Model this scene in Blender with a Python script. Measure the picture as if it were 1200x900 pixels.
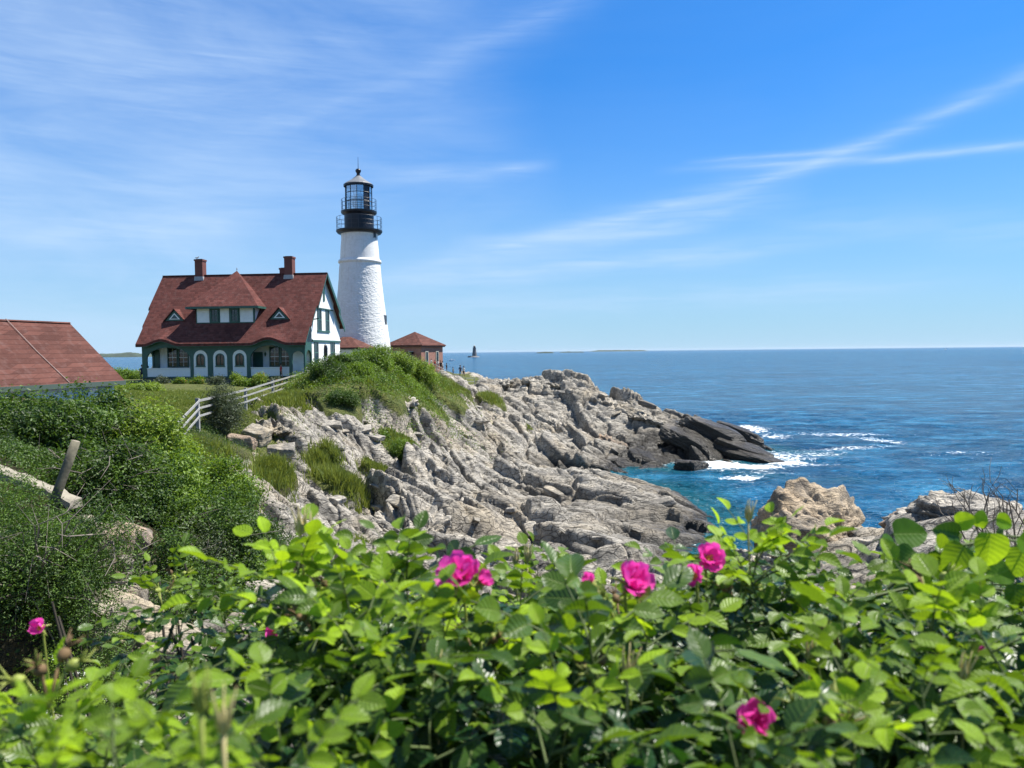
import bpy, bmesh, math, random
import numpy as np
from mathutils import Vector, Matrix, Quaternion

for o in list(bpy.data.objects):
    bpy.data.objects.remove(o, do_unlink=True)
SC = bpy.context.scene
COL = SC.collection
R = math.radians
rng = np.random.default_rng(7)
random.seed(7)

# ---------------------------------------------------------------- camera
EYE = 13.0
FPX = 890.0
PITCH, ROLL = R(2.44), R(-0.585)
cam = bpy.data.cameras.new('camera')
cam.sensor_width = 36.0
cam.lens = FPX / 1200 * 36
cam.clip_start = 0.05
cam.clip_end = 60000
cam.dof.use_dof = True
cam.dof.focus_distance = 45
cam.dof.aperture_fstop = 6.5
camo = bpy.data.objects.new('camera', cam)
COL.objects.link(camo)
CM = Matrix.Rotation(R(90) - PITCH, 4, 'X') @ Matrix.Rotation(ROLL, 4, 'Z')
CM.translation = (0, 0, EYE)
camo.matrix_world = CM
SC.camera = camo
CR = np.array(CM.to_3x3())

def ray(px, py):
    d = CR @ np.array([(px - 600) / FPX, -(py - 450) / FPX, -1.0])
    return d / d[1]

def at(px, py, Y):
    d = ray(px, py)
    return Vector((d[0] * Y, Y, EYE + d[2] * Y))

# ---------------------------------------------------------------- light
SUN_AZ, SUN_EL = R(70), R(60)          # clockwise from +Y
sunv = Vector((math.sin(SUN_AZ) * math.cos(SUN_EL), math.cos(SUN_AZ) * math.cos(SUN_EL), math.sin(SUN_EL)))
sl = bpy.data.lights.new('sun', 'SUN')
sl.energy = 5.0
sl.angle = R(0.5)
sl.color = (1.0, 0.955, 0.88)
so = bpy.data.objects.new('sun', sl)
so.rotation_mode = 'QUATERNION'
so.rotation_quaternion = sunv.to_track_quat('Z', 'Y')
COL.objects.link(so)

W = bpy.data.worlds.new('World')
SC.world = W
W.use_nodes = True

class NT:
    """small helper for writing node trees"""
    def __init__(self, tree):
        self.t = tree
    def n(self, kind, **kw):
        nd = self.t.nodes.new(kind)
        ins = kw.pop('ins', {})
        for k, v in kw.items():
            setattr(nd, k, v)
        for k, v in ins.items():
            self.set(nd, k, v)
        return nd
    def set(self, nd, k, v):
        s = nd.inputs[k]
        if isinstance(v, bpy.types.NodeSocket):
            self.t.links.new(v, s)
        elif isinstance(v, bpy.types.Node):
            self.t.links.new(v.outputs[0], s)
        else:
            if isinstance(v, (tuple, list)) and len(v) == 3 and s.type == 'RGBA':
                v = (*v, 1)
            s.default_value = v
    def m(self, op, a, b=0.0, c=None, clamp=False):
        nd = self.n('ShaderNodeMath', operation=op, use_clamp=clamp)
        self.set(nd, 0, a)
        self.set(nd, 1, b)
        if c is not None:
            self.set(nd, 2, c)
        return nd.outputs[0]
    def mix(self, f, a, b, blend='MIX'):
        nd = self.n('ShaderNodeMix', data_type='RGBA', blend_type=blend)
        self.set(nd, 0, f)
        self.set(nd, 6, a)
        self.set(nd, 7, b)
        return nd.outputs[2]
    def ramp(self, f, stops, interp='LINEAR'):
        nd = self.n('ShaderNodeValToRGB')
        cr = nd.color_ramp
        cr.interpolation = interp
        while len(cr.elements) > 1:
            cr.elements.remove(cr.elements[-1])
        for i, (p, c) in enumerate(stops):
            e = cr.elements[0] if i == 0 else cr.elements.new(p)
            e.position = p
            if not isinstance(c, (tuple, list)):
                c = (c, c, c)
            e.color = (*c, 1)
        self.set(nd, 0, f)
        return nd.outputs[0]
    def noise(self, vec, scale, detail=4, rough=0.5, dist=0.0, lac=2.0):
        return self.n('ShaderNodeTexNoise', ins={'Vector': vec, 'Scale': scale, 'Detail': detail,
                      'Roughness': rough, 'Distortion': dist, 'Lacunarity': lac}).outputs[0]
    def mapr(self, v, a, b, c, d, clamp=True):
        nd = self.n('ShaderNodeMapRange', clamp=clamp)
        for i, x in enumerate((v, a, b, c, d)):
            self.set(nd, i, x)
        return nd.outputs[0]
    def vscale(self, vec, s, rot=(0, 0, 0)):
        return self.n('ShaderNodeMapping', ins={'Vector': vec, 'Scale': s, 'Rotation': rot}).outputs[0]
    def bump(self, h, strength=1.0, dist=0.1, normal=None):
        nd = self.n('ShaderNodeBump', ins={'Height': h, 'Strength': strength, 'Distance': dist})
        if normal is not None:
            self.set(nd, 'Normal', normal)
        return nd.outputs[0]

# world: clear summer sky, thin cirrus streaks
T = NT(W.node_tree)
for nd in list(W.node_tree.nodes):
    W.node_tree.nodes.remove(nd)
sky = T.n('ShaderNodeTexSky', sky_type='NISHITA')
sky.sun_disc = False
sky.sun_elevation = SUN_EL
sky.sun_rotation = SUN_AZ
sky.altitude = 0
sky.air_density = 1.0
sky.dust_density = 0.25
sky.ozone_density = 3.0
tc = T.n('ShaderNodeTexCoord')
sep = T.n('ShaderNodeSeparateXYZ', ins={0: tc.outputs['Generated']})
X, Y_, Z = sep.outputs
az = T.m('ARCTAN2', X, Y_)
el = T.m('ARCSINE', Z)
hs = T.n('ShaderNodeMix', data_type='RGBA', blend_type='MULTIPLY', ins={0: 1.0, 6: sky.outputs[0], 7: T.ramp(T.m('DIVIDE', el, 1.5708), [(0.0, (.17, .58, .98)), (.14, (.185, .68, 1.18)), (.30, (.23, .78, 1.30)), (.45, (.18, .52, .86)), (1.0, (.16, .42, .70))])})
zc = T.m('ADD', T.m('MAXIMUM', Z, 0.0), 0.06)
px_ = T.m('DIVIDE', X, zc)
py_ = T.m('DIVIDE', Y_, zc)
pl = T.n('ShaderNodeCombineXYZ', ins={0: px_, 1: py_, 2: 0.0}).outputs[0]
ae = T.n('ShaderNodeCombineXYZ', ins={0: az, 1: el, 2: 0.0}).outputs[0]
# fibrous cirrus, stretched along gentle diagonals
warp = T.noise(ae, 2.6, 2, 0.5)
f1 = T.noise(T.vscale(ae, (1.6, 9.0, 1), (0, 0, R(-19))), 2.2, 5, 0.62, 1.1)
f2 = T.noise(T.vscale(ae, (1.7, 32.0, 1), (0, 0, R(-14))), 3.0, 5, 0.68, 0.7)
fib = T.m('MULTIPLY', T.mapr(f1, 0.38, 0.66, 0, 1), T.mapr(f2, 0.32, 0.68, 0.15, 1.0))
leftm = T.mapr(T.m('ADD', az, T.m('MULTIPLY', warp, 0.5)), -0.10, 0.32, 1, 0.06)
upm = T.mapr(el, 0.0, 0.25, 0.45, 1.0)
c1 = T.m('MULTIPLY', T.m('MULTIPLY', fib, leftm), upm)
veil = T.m('MULTIPLY', T.m('MULTIPLY', T.mapr(T.noise(T.vscale(ae, (1.3, 5, 1), (0, 0, R(-24))), 2.4, 5, 0.6, 0.9), 0.26, 0.66, 0.25, 1.0), leftm), 0.43)

WN = T.m('SUBTRACT', T.noise(T.vscale(ae, (3, 6, 1)), 2.6, 2, 0.6), 0.5)
FIBS = {}
def fibre(deg):
    k = round(deg / 12) * 12
    if k not in FIBS:
        FIBS[k] = T.mapr(T.noise(T.vscale(ae, (2.2, 28, 1), (0, 0, -R(k))), 3.7, 5, 0.62, 0.5), 0.32, 0.68, 0.32, .95)
    return FIBS[k]
def streak(a0, e0, a1, e1, w, dens, seed):
    # a streak between two directions (azimuth, elevation in degrees)
    a0, e0, a1, e1, w = R(a0), R(e0), R(a1), R(e1), R(w)
    L = math.hypot(a1 - a0, e1 - e0)
    ux, uy = (a1 - a0) / L, (e1 - e0) / L
    da = T.m('SUBTRACT', az, a0)
    de = T.m('SUBTRACT', el, e0)
    s = T.m('DIVIDE', T.m('ADD', T.m('MULTIPLY', da, ux), T.m('MULTIPLY', de, uy)), L)
    t = T.m('SUBTRACT', T.m('MULTIPLY', de, ux), T.m('MULTIPLY', da, uy))
    t = T.m('ADD', t, T.m('MULTIPLY', WN, w * 1.6))
    g = T.m('EXPONENT', T.m('MULTIPLY', T.m('POWER', T.m('DIVIDE', T.m('ABSOLUTE', t), w), 1.5), -1.0))
    ends = T.m('MULTIPLY', T.mapr(s, -0.05, 0.25, 0, 1), T.mapr(s, 0.8, 1.08, 1, 0))
    return T.m('MULTIPLY', T.m('MULTIPLY', g, ends), T.m('MULTIPLY', fibre(math.degrees(math.atan2(uy, ux))), dens))

cl = T.m('ADD', T.m('MULTIPLY', c1, 0.22), veil)
for args in ((-9, 5.8, 17, 11.6, .62, .62, 1), (12, 9.8, 38, 17.4, .50, .50, 14), (12, 12.9, 45, 12.0, .26, .60, 2), (13, 13.4, 26, 13.2, .18, .5, 3), (-14, 4.9, 22, 7.4, .8, .60, 4), (-4, 8.2, 14, 8.6, .4, .5, 12), (-12, 3.2, 30, 4.2, .9, .40, 16), (18, 9.0, 40, 6.4, 1.0, .28, 13),
             (-2, 7.0, 20, 10.5, .9, .45, 5), (-10, 12.6, 3, 13.6, .5, .45, 6), (-24, 13, 9, 26, 1.1, .30, 8), (-36, 16, -6, 23, 2.2, .22, 9), (-30, 11, -11, 12.2, 2.0, .30, 15),
             (-38, 7, -18, 9.5, 1.3, .5, 10)):
    cl = T.m('ADD', cl, T.m('MULTIPLY', streak(*args), T.m('SUBTRACT', 1.0, cl)), clamp=True)
haz = T.m('POWER', T.mapr(el, 0.0, 0.42, 0.97, 0.0), 2.3)
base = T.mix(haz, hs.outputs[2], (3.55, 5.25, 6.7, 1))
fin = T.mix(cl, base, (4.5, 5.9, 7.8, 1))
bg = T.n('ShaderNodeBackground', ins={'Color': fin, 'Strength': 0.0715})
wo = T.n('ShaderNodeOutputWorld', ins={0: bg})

SC.view_settings.view_transform = 'Standard'
SC.view_settings.look = 'None'
SC.view_settings.gamma = 1
SC.view_settings.exposure = 0.96
SC.render.engine = 'CYCLES'
W.cycles.sampling_method = 'MANUAL'
W.cycles.sample_map_resolution = 256
SC.cycles.max_bounces = 5
SC.cycles.diffuse_bounces = 3
SC.cycles.transparent_max_bounces = 4
SC.cycles.sample_clamp_indirect = 4.0

# ---------------------------------------------------------------- mesh helpers
def tag(o, label=None, cat=None, group=None, kind=None):
    if label: o['label'] = label
    if cat: o['category'] = cat
    if group: o['group'] = group
    if kind: o['kind'] = kind
    return o

def empty(name, loc=(0, 0, 0), rz=0.0, label=None, cat=None, group=None):
    o = bpy.data.objects.new(name, None)
    COL.objects.link(o)
    o.location = loc
    o.rotation_euler = (0, 0, rz)
    o.empty_display_size = 0.3
    return tag(o, label, cat, group)

def link(name, me, mat=None, parent=None, smooth=False):
    o = bpy.data.objects.new(name, me)
    COL.objects.link(o)
    if mat is not None and len(me.materials) == 0:
        for m in (mat if isinstance(mat, (list, tuple)) else [mat]):
            me.materials.append(m)
    if parent is not None:
        o.parent = parent
    if smooth:
        me.polygons.foreach_set('use_smooth', np.ones(len(me.polygons), bool))
    return o

def np_mesh(name, V, F, attrs=None, smooth=False):
    """V (n,3); F (m,k) int array with constant k"""
    me = bpy.data.meshes.new(name)
    V = np.ascontiguousarray(V, dtype=np.float32)
    F = np.ascontiguousarray(F, dtype=np.int32)
    m, k = F.shape
    me.vertices.add(len(V))
    me.vertices.foreach_set('co', V.ravel())
    me.loops.add(m * k)
    me.loops.foreach_set('vertex_index', F.ravel())
    me.polygons.add(m)
    me.polygons.foreach_set('loop_start', np.arange(0, m * k, k, dtype=np.int32))
    me.polygons.foreach_set('loop_total', np.full(m, k, dtype=np.int32))
    if smooth:
        me.polygons.foreach_set('use_smooth', np.ones(m, bool))
    for an, (typ, dom, data) in (attrs or {}).items():
        a = me.attributes.new(an, typ, dom)
        a.data.foreach_set('vector' if typ == 'FLOAT_VECTOR' else 'value', np.ascontiguousarray(data, dtype=np.float32).ravel())
    me.update(calc_edges=True)
    return me

class MB:
    def __init__(self):
        self.v = []
        self.f = []
    def add(self, vs, fs):
        b = len(self.v)
        self.v += [tuple(p) for p in vs]
        self.f += [tuple(b + i for i in f) for f in fs]
        return self
    def box(self, x0, y0, z0, x1, y1, z1):
        vs = [(x, y, z) for z in (z0, z1) for y in (y0, y1) for x in (x0, x1)]
        return self.add(vs, [(0, 2, 3, 1), (4, 5, 7, 6), (0, 1, 5, 4), (2, 6, 7, 3), (0, 4, 6, 2), (1, 3, 7, 5)])
    def bar(self, a, b, w, h=None, up=(0, 0, 1)):
        a, b = Vector(a), Vector(b)
        h = h or w
        d = (b - a).normalized()
        u = Vector(up)
        s = d.cross(u)
        if s.length < 1e-3:
            s = d.cross(Vector((0, 1, 0)))
        s.normalize()
        t = s.cross(d).normalized()
        vs = []
        for p in (a, b):
            for i, j in ((-1, -1), (1, -1), (1, 1), (-1, 1)):
                vs.append(p + s * (i * w / 2) + t * (j * h / 2))
        return self.add(vs, [(0, 1, 2, 3), (7, 6, 5, 4), (0, 4, 5, 1), (1, 5, 6, 2), (2, 6, 7, 3), (3, 7, 4, 0)])
    def tube(self, pts, rad, n=6, cap=True):
        pts = [Vector(p) for p in pts]
        if not isinstance(rad, (list, tuple)):
            rad = [rad] * len(pts)
        vs, fs = [], []
        for i, p in enumerate(pts):
            d = (pts[min(i + 1, len(pts) - 1)] - pts[max(i - 1, 0)]).normalized()
            s = d.cross(Vector((0.13, 0.21, 1))) if abs(d.z) < .9 else d.cross(Vector((0, 1, 0.1)))
            s.normalize()
            t = s.cross(d)
            for k in range(n):
                a = 2 * math.pi * k / n
                vs.append(p + (s * math.cos(a) + t * math.sin(a)) * rad[i])
        for i in range(len(pts) - 1):
            for k in range(n):
                k2 = (k + 1) % n
                fs.append((i * n + k, i * n + k2, (i + 1) * n + k2, (i + 1) * n + k))
        if cap:
            fs.append(tuple(range(n))[::-1])
            fs.append(tuple((len(pts) - 1) * n + k for k in range(n)))
        return self.add(vs, fs)
    def prism(self, poly, a, b, axis='y'):
        """poly: list of 2D points; extrude along axis from a to b. axis y: (x,z); axis x: (y,z); axis z: (x,y)"""
        n = len(poly)
        def mk(p, q):
            if axis == 'y': return (p[0], q, p[1])
            if axis == 'x': return (q, p[0], p[1])
            return (p[0], p[1], q)
        vs = [mk(p, a) for p in poly] + [mk(p, b) for p in poly]
        fs = [tuple(range(n))[::-1], tuple(range(n, 2 * n))]
        fs += [(i, (i + 1) % n, n + (i + 1) % n, n + i) for i in range(n)]
        return self.add(vs, fs)
    def ringstrip(self, outer, inner, a, b, axis='y'):
        """solid between two equal-length open outlines (outer, inner), extruded"""
        n = len(outer)
        for i in range(n - 1):
            self.prism([outer[i], outer[i + 1], inner[i + 1], inner[i]], a, b, axis)
        return self
    def lathe(self, prof, n=48, c=(0, 0), cap=False):
        vs, fs = [], []
        for r, z in prof:
            for k in range(n):
                a = 2 * math.pi * k / n
                vs.append((c[0] + r * math.cos(a), c[1] + r * math.sin(a), z))
        for i in range(len(prof) - 1):
            for k in range(n):
                k2 = (k + 1) % n
                fs.append((i * n + k, i * n + k2, (i + 1) * n + k2, (i + 1) * n + k))
        if cap:
            fs.append(tuple(range(n))[::-1])
            fs.append(tuple((len(prof) - 1) * n + k for k in range(n)))
        return self.add(vs, fs)
    def build(self, name, mat, parent=None, smooth=False, bevel=0.0):
        me = bpy.data.meshes.new(name)
        me.from_pydata(self.v, [], self.f)
        bm = bmesh.new()
        bm.from_mesh(me)
        bmesh.ops.recalc_face_normals(bm, faces=bm.faces)
        if bevel:
            bmesh.ops.bevel(bm, geom=list(bm.edges), offset=bevel, segments=1, affect='EDGES', clamp_overlap=True)
        bm.to_mesh(me)
        bm.free()
        return link(name, me, mat, parent, smooth)

def copy_tree(o, parent=None):
    c = o.copy()
    COL.objects.link(c)
    c.parent = parent
    for ch in list(o.children):
        copy_tree(ch, c)
    return c

# ---------------------------------------------------------------- numeric noise
def _h(ix, iy, s):
    n = (ix.astype(np.int64) * 374761393 + iy.astype(np.int64) * 668265263 + s * 1442695041) & 0xFFFFFFFF
    n = ((n ^ (n >> 13)) * 1274126177) & 0xFFFFFFFF
    n = ((n ^ (n >> 16)) * 2246822519) & 0xFFFFFFFF
    n = n ^ (n >> 15)
    return (n & 0xFFFFFF) / float(0xFFFFFF)

def vnoise(x, y, s=0):
    ix, iy = np.floor(x), np.floor(y)
    fx, fy = x - ix, y - iy
    fx = fx * fx * fx * (fx * (fx * 6 - 15) + 10)
    fy = fy * fy * fy * (fy * (fy * 6 - 15) + 10)
    a, b = _h(ix, iy, s), _h(ix + 1, iy, s)
    c, d = _h(ix, iy + 1, s), _h(ix + 1, iy + 1, s)
    return (a + (b - a) * fx) * (1 - fy) + (c + (d - c) * fx) * fy

def fbm(x, y, s=0, o=4, g=0.5):
    r, a, t = 0, 1.0, 0
    for i in range(o):
        r = r + a * vnoise(x * 2 ** i + 17.3 * i, y * 2 ** i - 9.1 * i, s + i)
        t += a
        a *= g
    return r / t

def cells(u, v, s, second=False):
    """Worley: d1, d2, cell randoms (3), offset in cell (and the same for the runner-up cell)"""
    iu, iv = np.floor(u), np.floor(v)
    d1 = np.full(u.shape, 9.0); d2 = np.full(u.shape, 9.0)
    z = [np.zeros(u.shape) for _ in range(8)]
    cx, cy, ou, ov, cx2, cy2, ou2, ov2 = z
    for i in (-1, 0, 1):
        for j in (-1, 0, 1):
            a, b = iu + i, iv + j
            du = u - (a + .1 + .8 * _h(a, b, s)); dv = v - (b + .1 + .8 * _h(a, b, s + 11))
            d = np.maximum(np.abs(du), np.abs(dv)) * .6 + np.sqrt(du * du + dv * dv) * .4
            near = d < d1
            nx = (~near) & (d < d2)
            cx2 = np.where(near, cx, np.where(nx, a, cx2)); cy2 = np.where(near, cy, np.where(nx, b, cy2))
            ou2 = np.where(near, ou, np.where(nx, du, ou2)); ov2 = np.where(near, ov, np.where(nx, dv, ov2))
            d2 = np.where(near, d1, np.minimum(d2, d))
            d1 = np.where(near, d, d1)
            cx = np.where(near, a, cx); cy = np.where(near, b, cy)
            ou = np.where(near, du, ou); ov = np.where(near, dv, ov)
    A = (d1, d2, _h(cx, cy, s + 23), _h(cx, cy, s + 37), _h(cx, cy, s + 51), ou, ov)
    if second:
        return A, (_h(cx2, cy2, s + 23), _h(cx2, cy2, s + 37), _h(cx2, cy2, s + 51), ou2, ov2)
    return A

STRIKE = R(-38)
def fracture(x, y, octaves=((10.5, 2.0), (5.2, 1.7), (2.4, .62), (1.1, .16), (.5, .04)), seed=3, asp=2.0, ang=None):
    """blocky, ledged relief of tilted slate-like strata"""
    h = 0
    a0 = STRIKE if ang is None else ang
    for i, (size, amp) in enumerate(octaves):
        wx = x + (fbm(x / size * .45, y / size * .45, seed + 60 + i, 2) - .5) * size * .5
        wy = y + (fbm(x / size * .45 + 31, y / size * .45, seed + 70 + i, 2) - .5) * size * .5
        dd = (.10, -.40, .25, -.25, .5)[i % 5]
        cc, ss = math.cos(a0 + dd), math.sin(a0 + dd)
        u = (wx * cc + wy * ss) / (size * asp)
        v = (-wx * ss + wy * cc) / size
        (d1, d2, *A1), A2 = cells(u, v, seed + i * 7, True)
        def plate(r1, r2, r3, ou, ov):
            tv = (.10, -.15, -.20, -.2, -.1)[i % 5] + .6 * (r2 - .5)
            return amp * ((r1 ** 1.4 - .45) * 1.05 + ov * tv + ou * (-.10 + (r3 - .5) * .6))
        edge = (d2 - d1) * size * .5
        k = .5 * (1 - np.clip(edge / .07, 0, 1))          # a steep but finite face between plates
        h = h + plate(*A1) * (1 - k) + plate(*A2) * k
        h = h - (.3, .65, .48, .12, .04)[i % 5] * np.exp(-(edge / (.10 + .03 * (i < 2))) ** 2)
    # long parallel bedding ledges
    for i, (size, amp) in enumerate(((3.6, .55), (1.3, .24), (.5, .07))):
        aa = a0 + (.02, -.42, .30)[i]
        cc, ss = math.cos(aa), math.sin(aa)
        wob = (fbm(x / (size * 3.2) + i * 7, y / (size * 3.2), seed + 90 + i, 3) - .5) * 2.4
        t = (-x * ss + y * cc) / size + wob
        ft = t - np.floor(t)
        rnd = _h(np.floor(t), np.floor((x * cc + y * ss) / (size * 4.3) + _h(np.floor(t), t * 0, 5) * 3), seed + 33 + i)
        msk = np.clip(fbm(x / 7 + 3 * i, y / 7, seed + 120 + i, 2) * 3.4 - 1.2, 0, 1.25)
        fc = np.clip(.13 / size, .02, .3)
        saw = np.where(ft < fc, ft / fc, 1 - (ft - fc) / (1 - fc)) - .5
        h = h + amp * saw * np.where(rnd > .3, 1.0, .4) * msk
    return h
# ---------------------------------------------------------------- terrain
CP = []
def P(px, py, Y):
    p = at(px, py, Y)
    CP.append((p.x, p.y, p.z))
def Wp(x, y, z):
    CP.append((x, y, z))
# where the photographer stands and the near slope
for x in (-3.5, 0, 4, 8): Wp(x, 0, 11.4); Wp(x, 2.6, 11.35)
for x in (-12, -25): Wp(x, -3, 11.9)
for x in (-30, 0, 30, 60): Wp(x, -30, 12.0)
Wp(-60, -10, 12.5); Wp(-55, 25, 11.8); Wp(-60, 60, 11.3); Wp(-60, 95, 10.2)
Wp(-2, 5, 10.2); Wp(4, 6, 9.2); Wp(10, 6, 9.6); Wp(16, 8, 9.0)
Wp(-2, 10, 8.2); Wp(3, 12, 6.6); Wp(9, 13, 7.0); Wp(1, 20, 4.8); Wp(6, 22, 4.6)
Wp(-9, 6, 11.0); Wp(-6, 9, 9.6)
P(60, 590, 14); P(15, 560, 15); P(50, 700, 11); P(120, 640, 15); P(160, 665, 16); P(80, 760, 9.5)
P(150, 740, 14); P(250, 720, 16); P(300, 735, 17); P(340, 690, 22)
P(80, 520, 27); P(20, 500, 26); P(130, 500, 33); P(180, 560, 27); P(230, 640, 22); P(280, 600, 30); P(240, 560, 34)
P(0, 470, 33); P(100, 472, 40); P(180, 480, 44); P(230, 516, 40); P(215, 535, 36)
# lawn, house, tower, brick building
P(230, 474, 52); P(285, 477, 56); P(260, 457, 68); P(180, 458, 62); P(354, 451, 75); P(320, 462, 65)
for x, y in ((-38, 76), (-29, 76), (-21, 76), (-38, 90), (-20, 88), (-30, 95), (-46, 80), (-48, 70), (-40, 60)):
    Wp(x, y, 10.2)
Wp(-20, 100, 11.2); Wp(-15, 108, 10.8); Wp(-28, 105, 10.2); Wp(-14, 122, 10.2); Wp(-18, 130, 10); Wp(-9, 126, 9.7)
Wp(-35, 120, 9.5); Wp(-50, 115, 9.0); Wp(-30, 145, 2); Wp(-50, 150, 3)
# green hill in front of the tower
P(440, 417, 78); P(405, 425, 72); P(480, 428, 86); P(380, 440, 68); P(420, 452, 64); P(470, 455, 72)
P(515, 445, 92); P(545, 455, 102); P(550, 448, 116); P(530, 442, 124); P(575, 452, 112)
P(360, 475, 60); P(330, 495, 54); P(300, 520, 48)
# slope of ledges down to the shore
P(420, 505, 58); P(460, 480, 64); P(500, 460, 80); P(520, 480, 78); P(560, 475, 88)
P(400, 560, 50); P(370, 600, 40); P(430, 590, 44); P(480, 530, 60); P(480, 590, 50); P(460, 630, 38)
P(340, 560, 42); P(330, 640, 32); P(400, 650, 32)
P(540, 500, 74); P(550, 560, 58); P(600, 520, 78); P(600, 560, 66); P(560, 620, 46); P(640, 600, 57)
def PZ(px, py, z):
    hy = 412.1 - (px - 600) * .0102
    P(px, py, (EYE - z) * FPX / (py - hy))
P(640, 545, 80); P(680, 562, 73); P(640, 640, 44)
PZ(700, 556, 1.7); PZ(712, 549, 1.9); PZ(728, 553, 1.1); PZ(690, 545, 2.4); PZ(742, 562, .8); PZ(765, 577, .8); PZ(800, 598, .6); PZ(833, 618, .3); PZ(700, 600, 1.6); PZ(760, 628, 1.2); PZ(720, 580, 1.4); PZ(800, 640, 1.0)
P(500, 670, 33); P(580, 670, 34); P(680, 672, 36)
# far ridge running out to the reef
P(605, 444, 118); P(575, 446, 120); P(640, 444, 114); P(670, 450, 110); P(700, 457, 106); P(740, 470, 101); P(790, 486, 97); P(840, 502, 94)
_p = at(880, 520, 92); Wp(_p.x, _p.y, -.4); _p = at(905, 533, 90); Wp(_p.x, _p.y, -1.6); _p = at(862, 516, 92.5); Wp(_p.x, _p.y, .7)
P(600, 480, 98); P(650, 470, 104); P(650, 500, 92); P(700, 495, 99); P(690, 530, 88); P(745, 510, 95); P(800, 510, 92); P(770, 538, 88)
_p = at(850, 525, 89.5); Wp(_p.x, _p.y, -.6); P(560, 455, 108)
Wp(14, 132, 3.0); Wp(20, 122, 0.5); Wp(6, 142, 2.0); Wp(26, 112, -.8); Wp(33, 103, -2); Wp(38, 92, -3)
Wp(-6, 142, 4); Wp(-15, 152, 2)
# sea bed
for px, py in ((760, 556), (800, 560), (850, 580), (870, 600), (930, 560), (950, 540)):
    hy = 412.1 - (px - 600) * .0102
    p = at(px, py, EYE * FPX / (py - hy) * .995); Wp(p.x, p.y, -1.5)
for x, y in ((30, 60), (40, 75), (30, 48), (55, 60), (60, 90), (40, 115), (20, 140), (70, 120), (0, 165), (60, 30), (-30, 170), (80, 0), (22, 66), (90, 60)):
    Wp(x, y, -4)
Wp(15.5, 50, -1.5); Wp(18, 56, -1.5); Wp(11, 39, .8); Wp(14, 42, -1.2)
# near right cliff
P(940, 600, 30); P(900, 640, 28); P(1000, 640, 27); P(1000, 672, 23); P(900, 672, 26); P(1040, 618, 28.5)
P(1130, 600, 26); P(1190, 615, 25); P(1150, 640, 22); P(840, 660, 30); P(780, 668, 34)
Wp(11.5, 33.5, 4.0); Wp(17, 32, 4.0); Wp(22, 29, 4.0); Wp(13, 38, -.5); Wp(19, 38, -2); Wp(26, 33, -1.5); Wp(30, 22, 4); Wp(38, 20, 1); Wp(26, 12, 8)

C = np.array(CP)
def _tps(d2):
    return 0.5 * d2 * np.log(d2 + 1e-9)
def _rbf(C, smooth=6.0):
    s = 1 / 30.0
    xy = C[:, :2] * s
    n = len(C)
    D = ((xy[:, None] - xy[None]) ** 2).sum(-1)
    K = _tps(D) + np.eye(n) * smooth * 1e-3
    Pm = np.c_[np.ones(n), xy]
    A = np.zeros((n + 3, n + 3))
    A[:n, :n] = K; A[:n, n:] = Pm; A[n:, :n] = Pm.T
    b = np.r_[C[:, 2], 0, 0, 0]
    w = np.linalg.solve(A, b)
    return xy, w, s
_xy, _w, _s = _rbf(C)
def _base_eval(x, y):
    x = np.asarray(x, float); y = np.asarray(y, float)
    sh = x.shape
    q = np.c_[x.ravel(), y.ravel()] * _s
    out = np.empty(len(q))
    for i in range(0, len(q), 20000):
        qq = q[i:i + 20000]
        D = ((qq[:, None] - _xy[None]) ** 2).sum(-1)
        out[i:i + 20000] = _tps(D) @ _w[:-3] + _w[-3] + qq @ _w[-2:]
    return out.reshape(sh)
# raster of the base relief, read back bilinearly
GX = np.arange(-70, 100.01, .5); GY = np.arange(-40, 180.01, .5)
_gx, _gy = np.meshgrid(GX, GY, indexing='ij')
GB = _base_eval(_gx, _gy)
GB = np.clip(GB, -5, 13.2)
def base_h(x, y):
    u = np.clip((x + 70) / .5, 0, len(GX) - 1.001); v = np.clip((y + 40) / .5, 0, len(GY) - 1.001)
    i, j = u.astype(int), v.astype(int)
    fu, fv = u - i, v - j
    return (GB[i, j] * (1 - fu) + GB[i + 1, j] * fu) * (1 - fv) + (GB[i, j + 1] * (1 - fu) + GB[i + 1, j + 1] * fu) * fv

SOIL = []     # (x, y, rx, ry) areas carrying soil and plants
def soil_px(px, py, Y, rx, ry=None):
    p = at(px, py, Y)
    SOIL.append((p.x, p.y, rx, ry or rx))
for a in ((-37, 82, 22, 23), (-42, 55, 22, 22), (-30, 40, 14, 14), (-20, 118, 16, 14), (-22, 100, 15, 12), (-18.5, 32, 6, 10), (-13, 24, 4.5, 8), (0, 0, 14, 5.5), (0, -20, 60, 16), (-31, 10, 20, 24), (-13.5, 19, 3, 4), (-7.6, 11.0, 2.1, 2.2)):
    SOIL.append(a)
soil_px(236, 490, 45, 4.2, 9); soil_px(435, 422, 75, 7.5, 6); soil_px(400, 434, 68, 5, 5); soil_px(485, 428, 86, 5.5, 6); soil_px(380, 455, 65, 2.8, 3); soil_px(518, 438, 96, 3.4, 4); soil_px(402, 468, 62, 1.8, 2.4)
soil_px(320, 572, 41, 1.0, 2.2); soil_px(398, 578, 47, 1.7, 2.2); soil_px(470, 512, 60, 1.7, 1.8); soil_px(445, 548, 54, 1.5, 1.0); soil_px(575, 475, 100, 1.8, 4)
soil_px(225, 640, 24, 3.0, 6); soil_px(330, 468, 61, 2.0, 3)
def soil_m(x, y):
    m = np.zeros(np.shape(x))
    wob = (fbm(x / 2.5, y / 2.5, 5, 3) - .5) * .9
    for cx, cy, rx, ry in SOIL:
        d = np.sqrt(((x - cx) / rx) ** 2 + ((y - cy) / ry) ** 2) + wob * min(1, 4 / rx)
        m = np.maximum(m, np.clip((1.06 - d) / .12, 0, 1))
    return m

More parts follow.
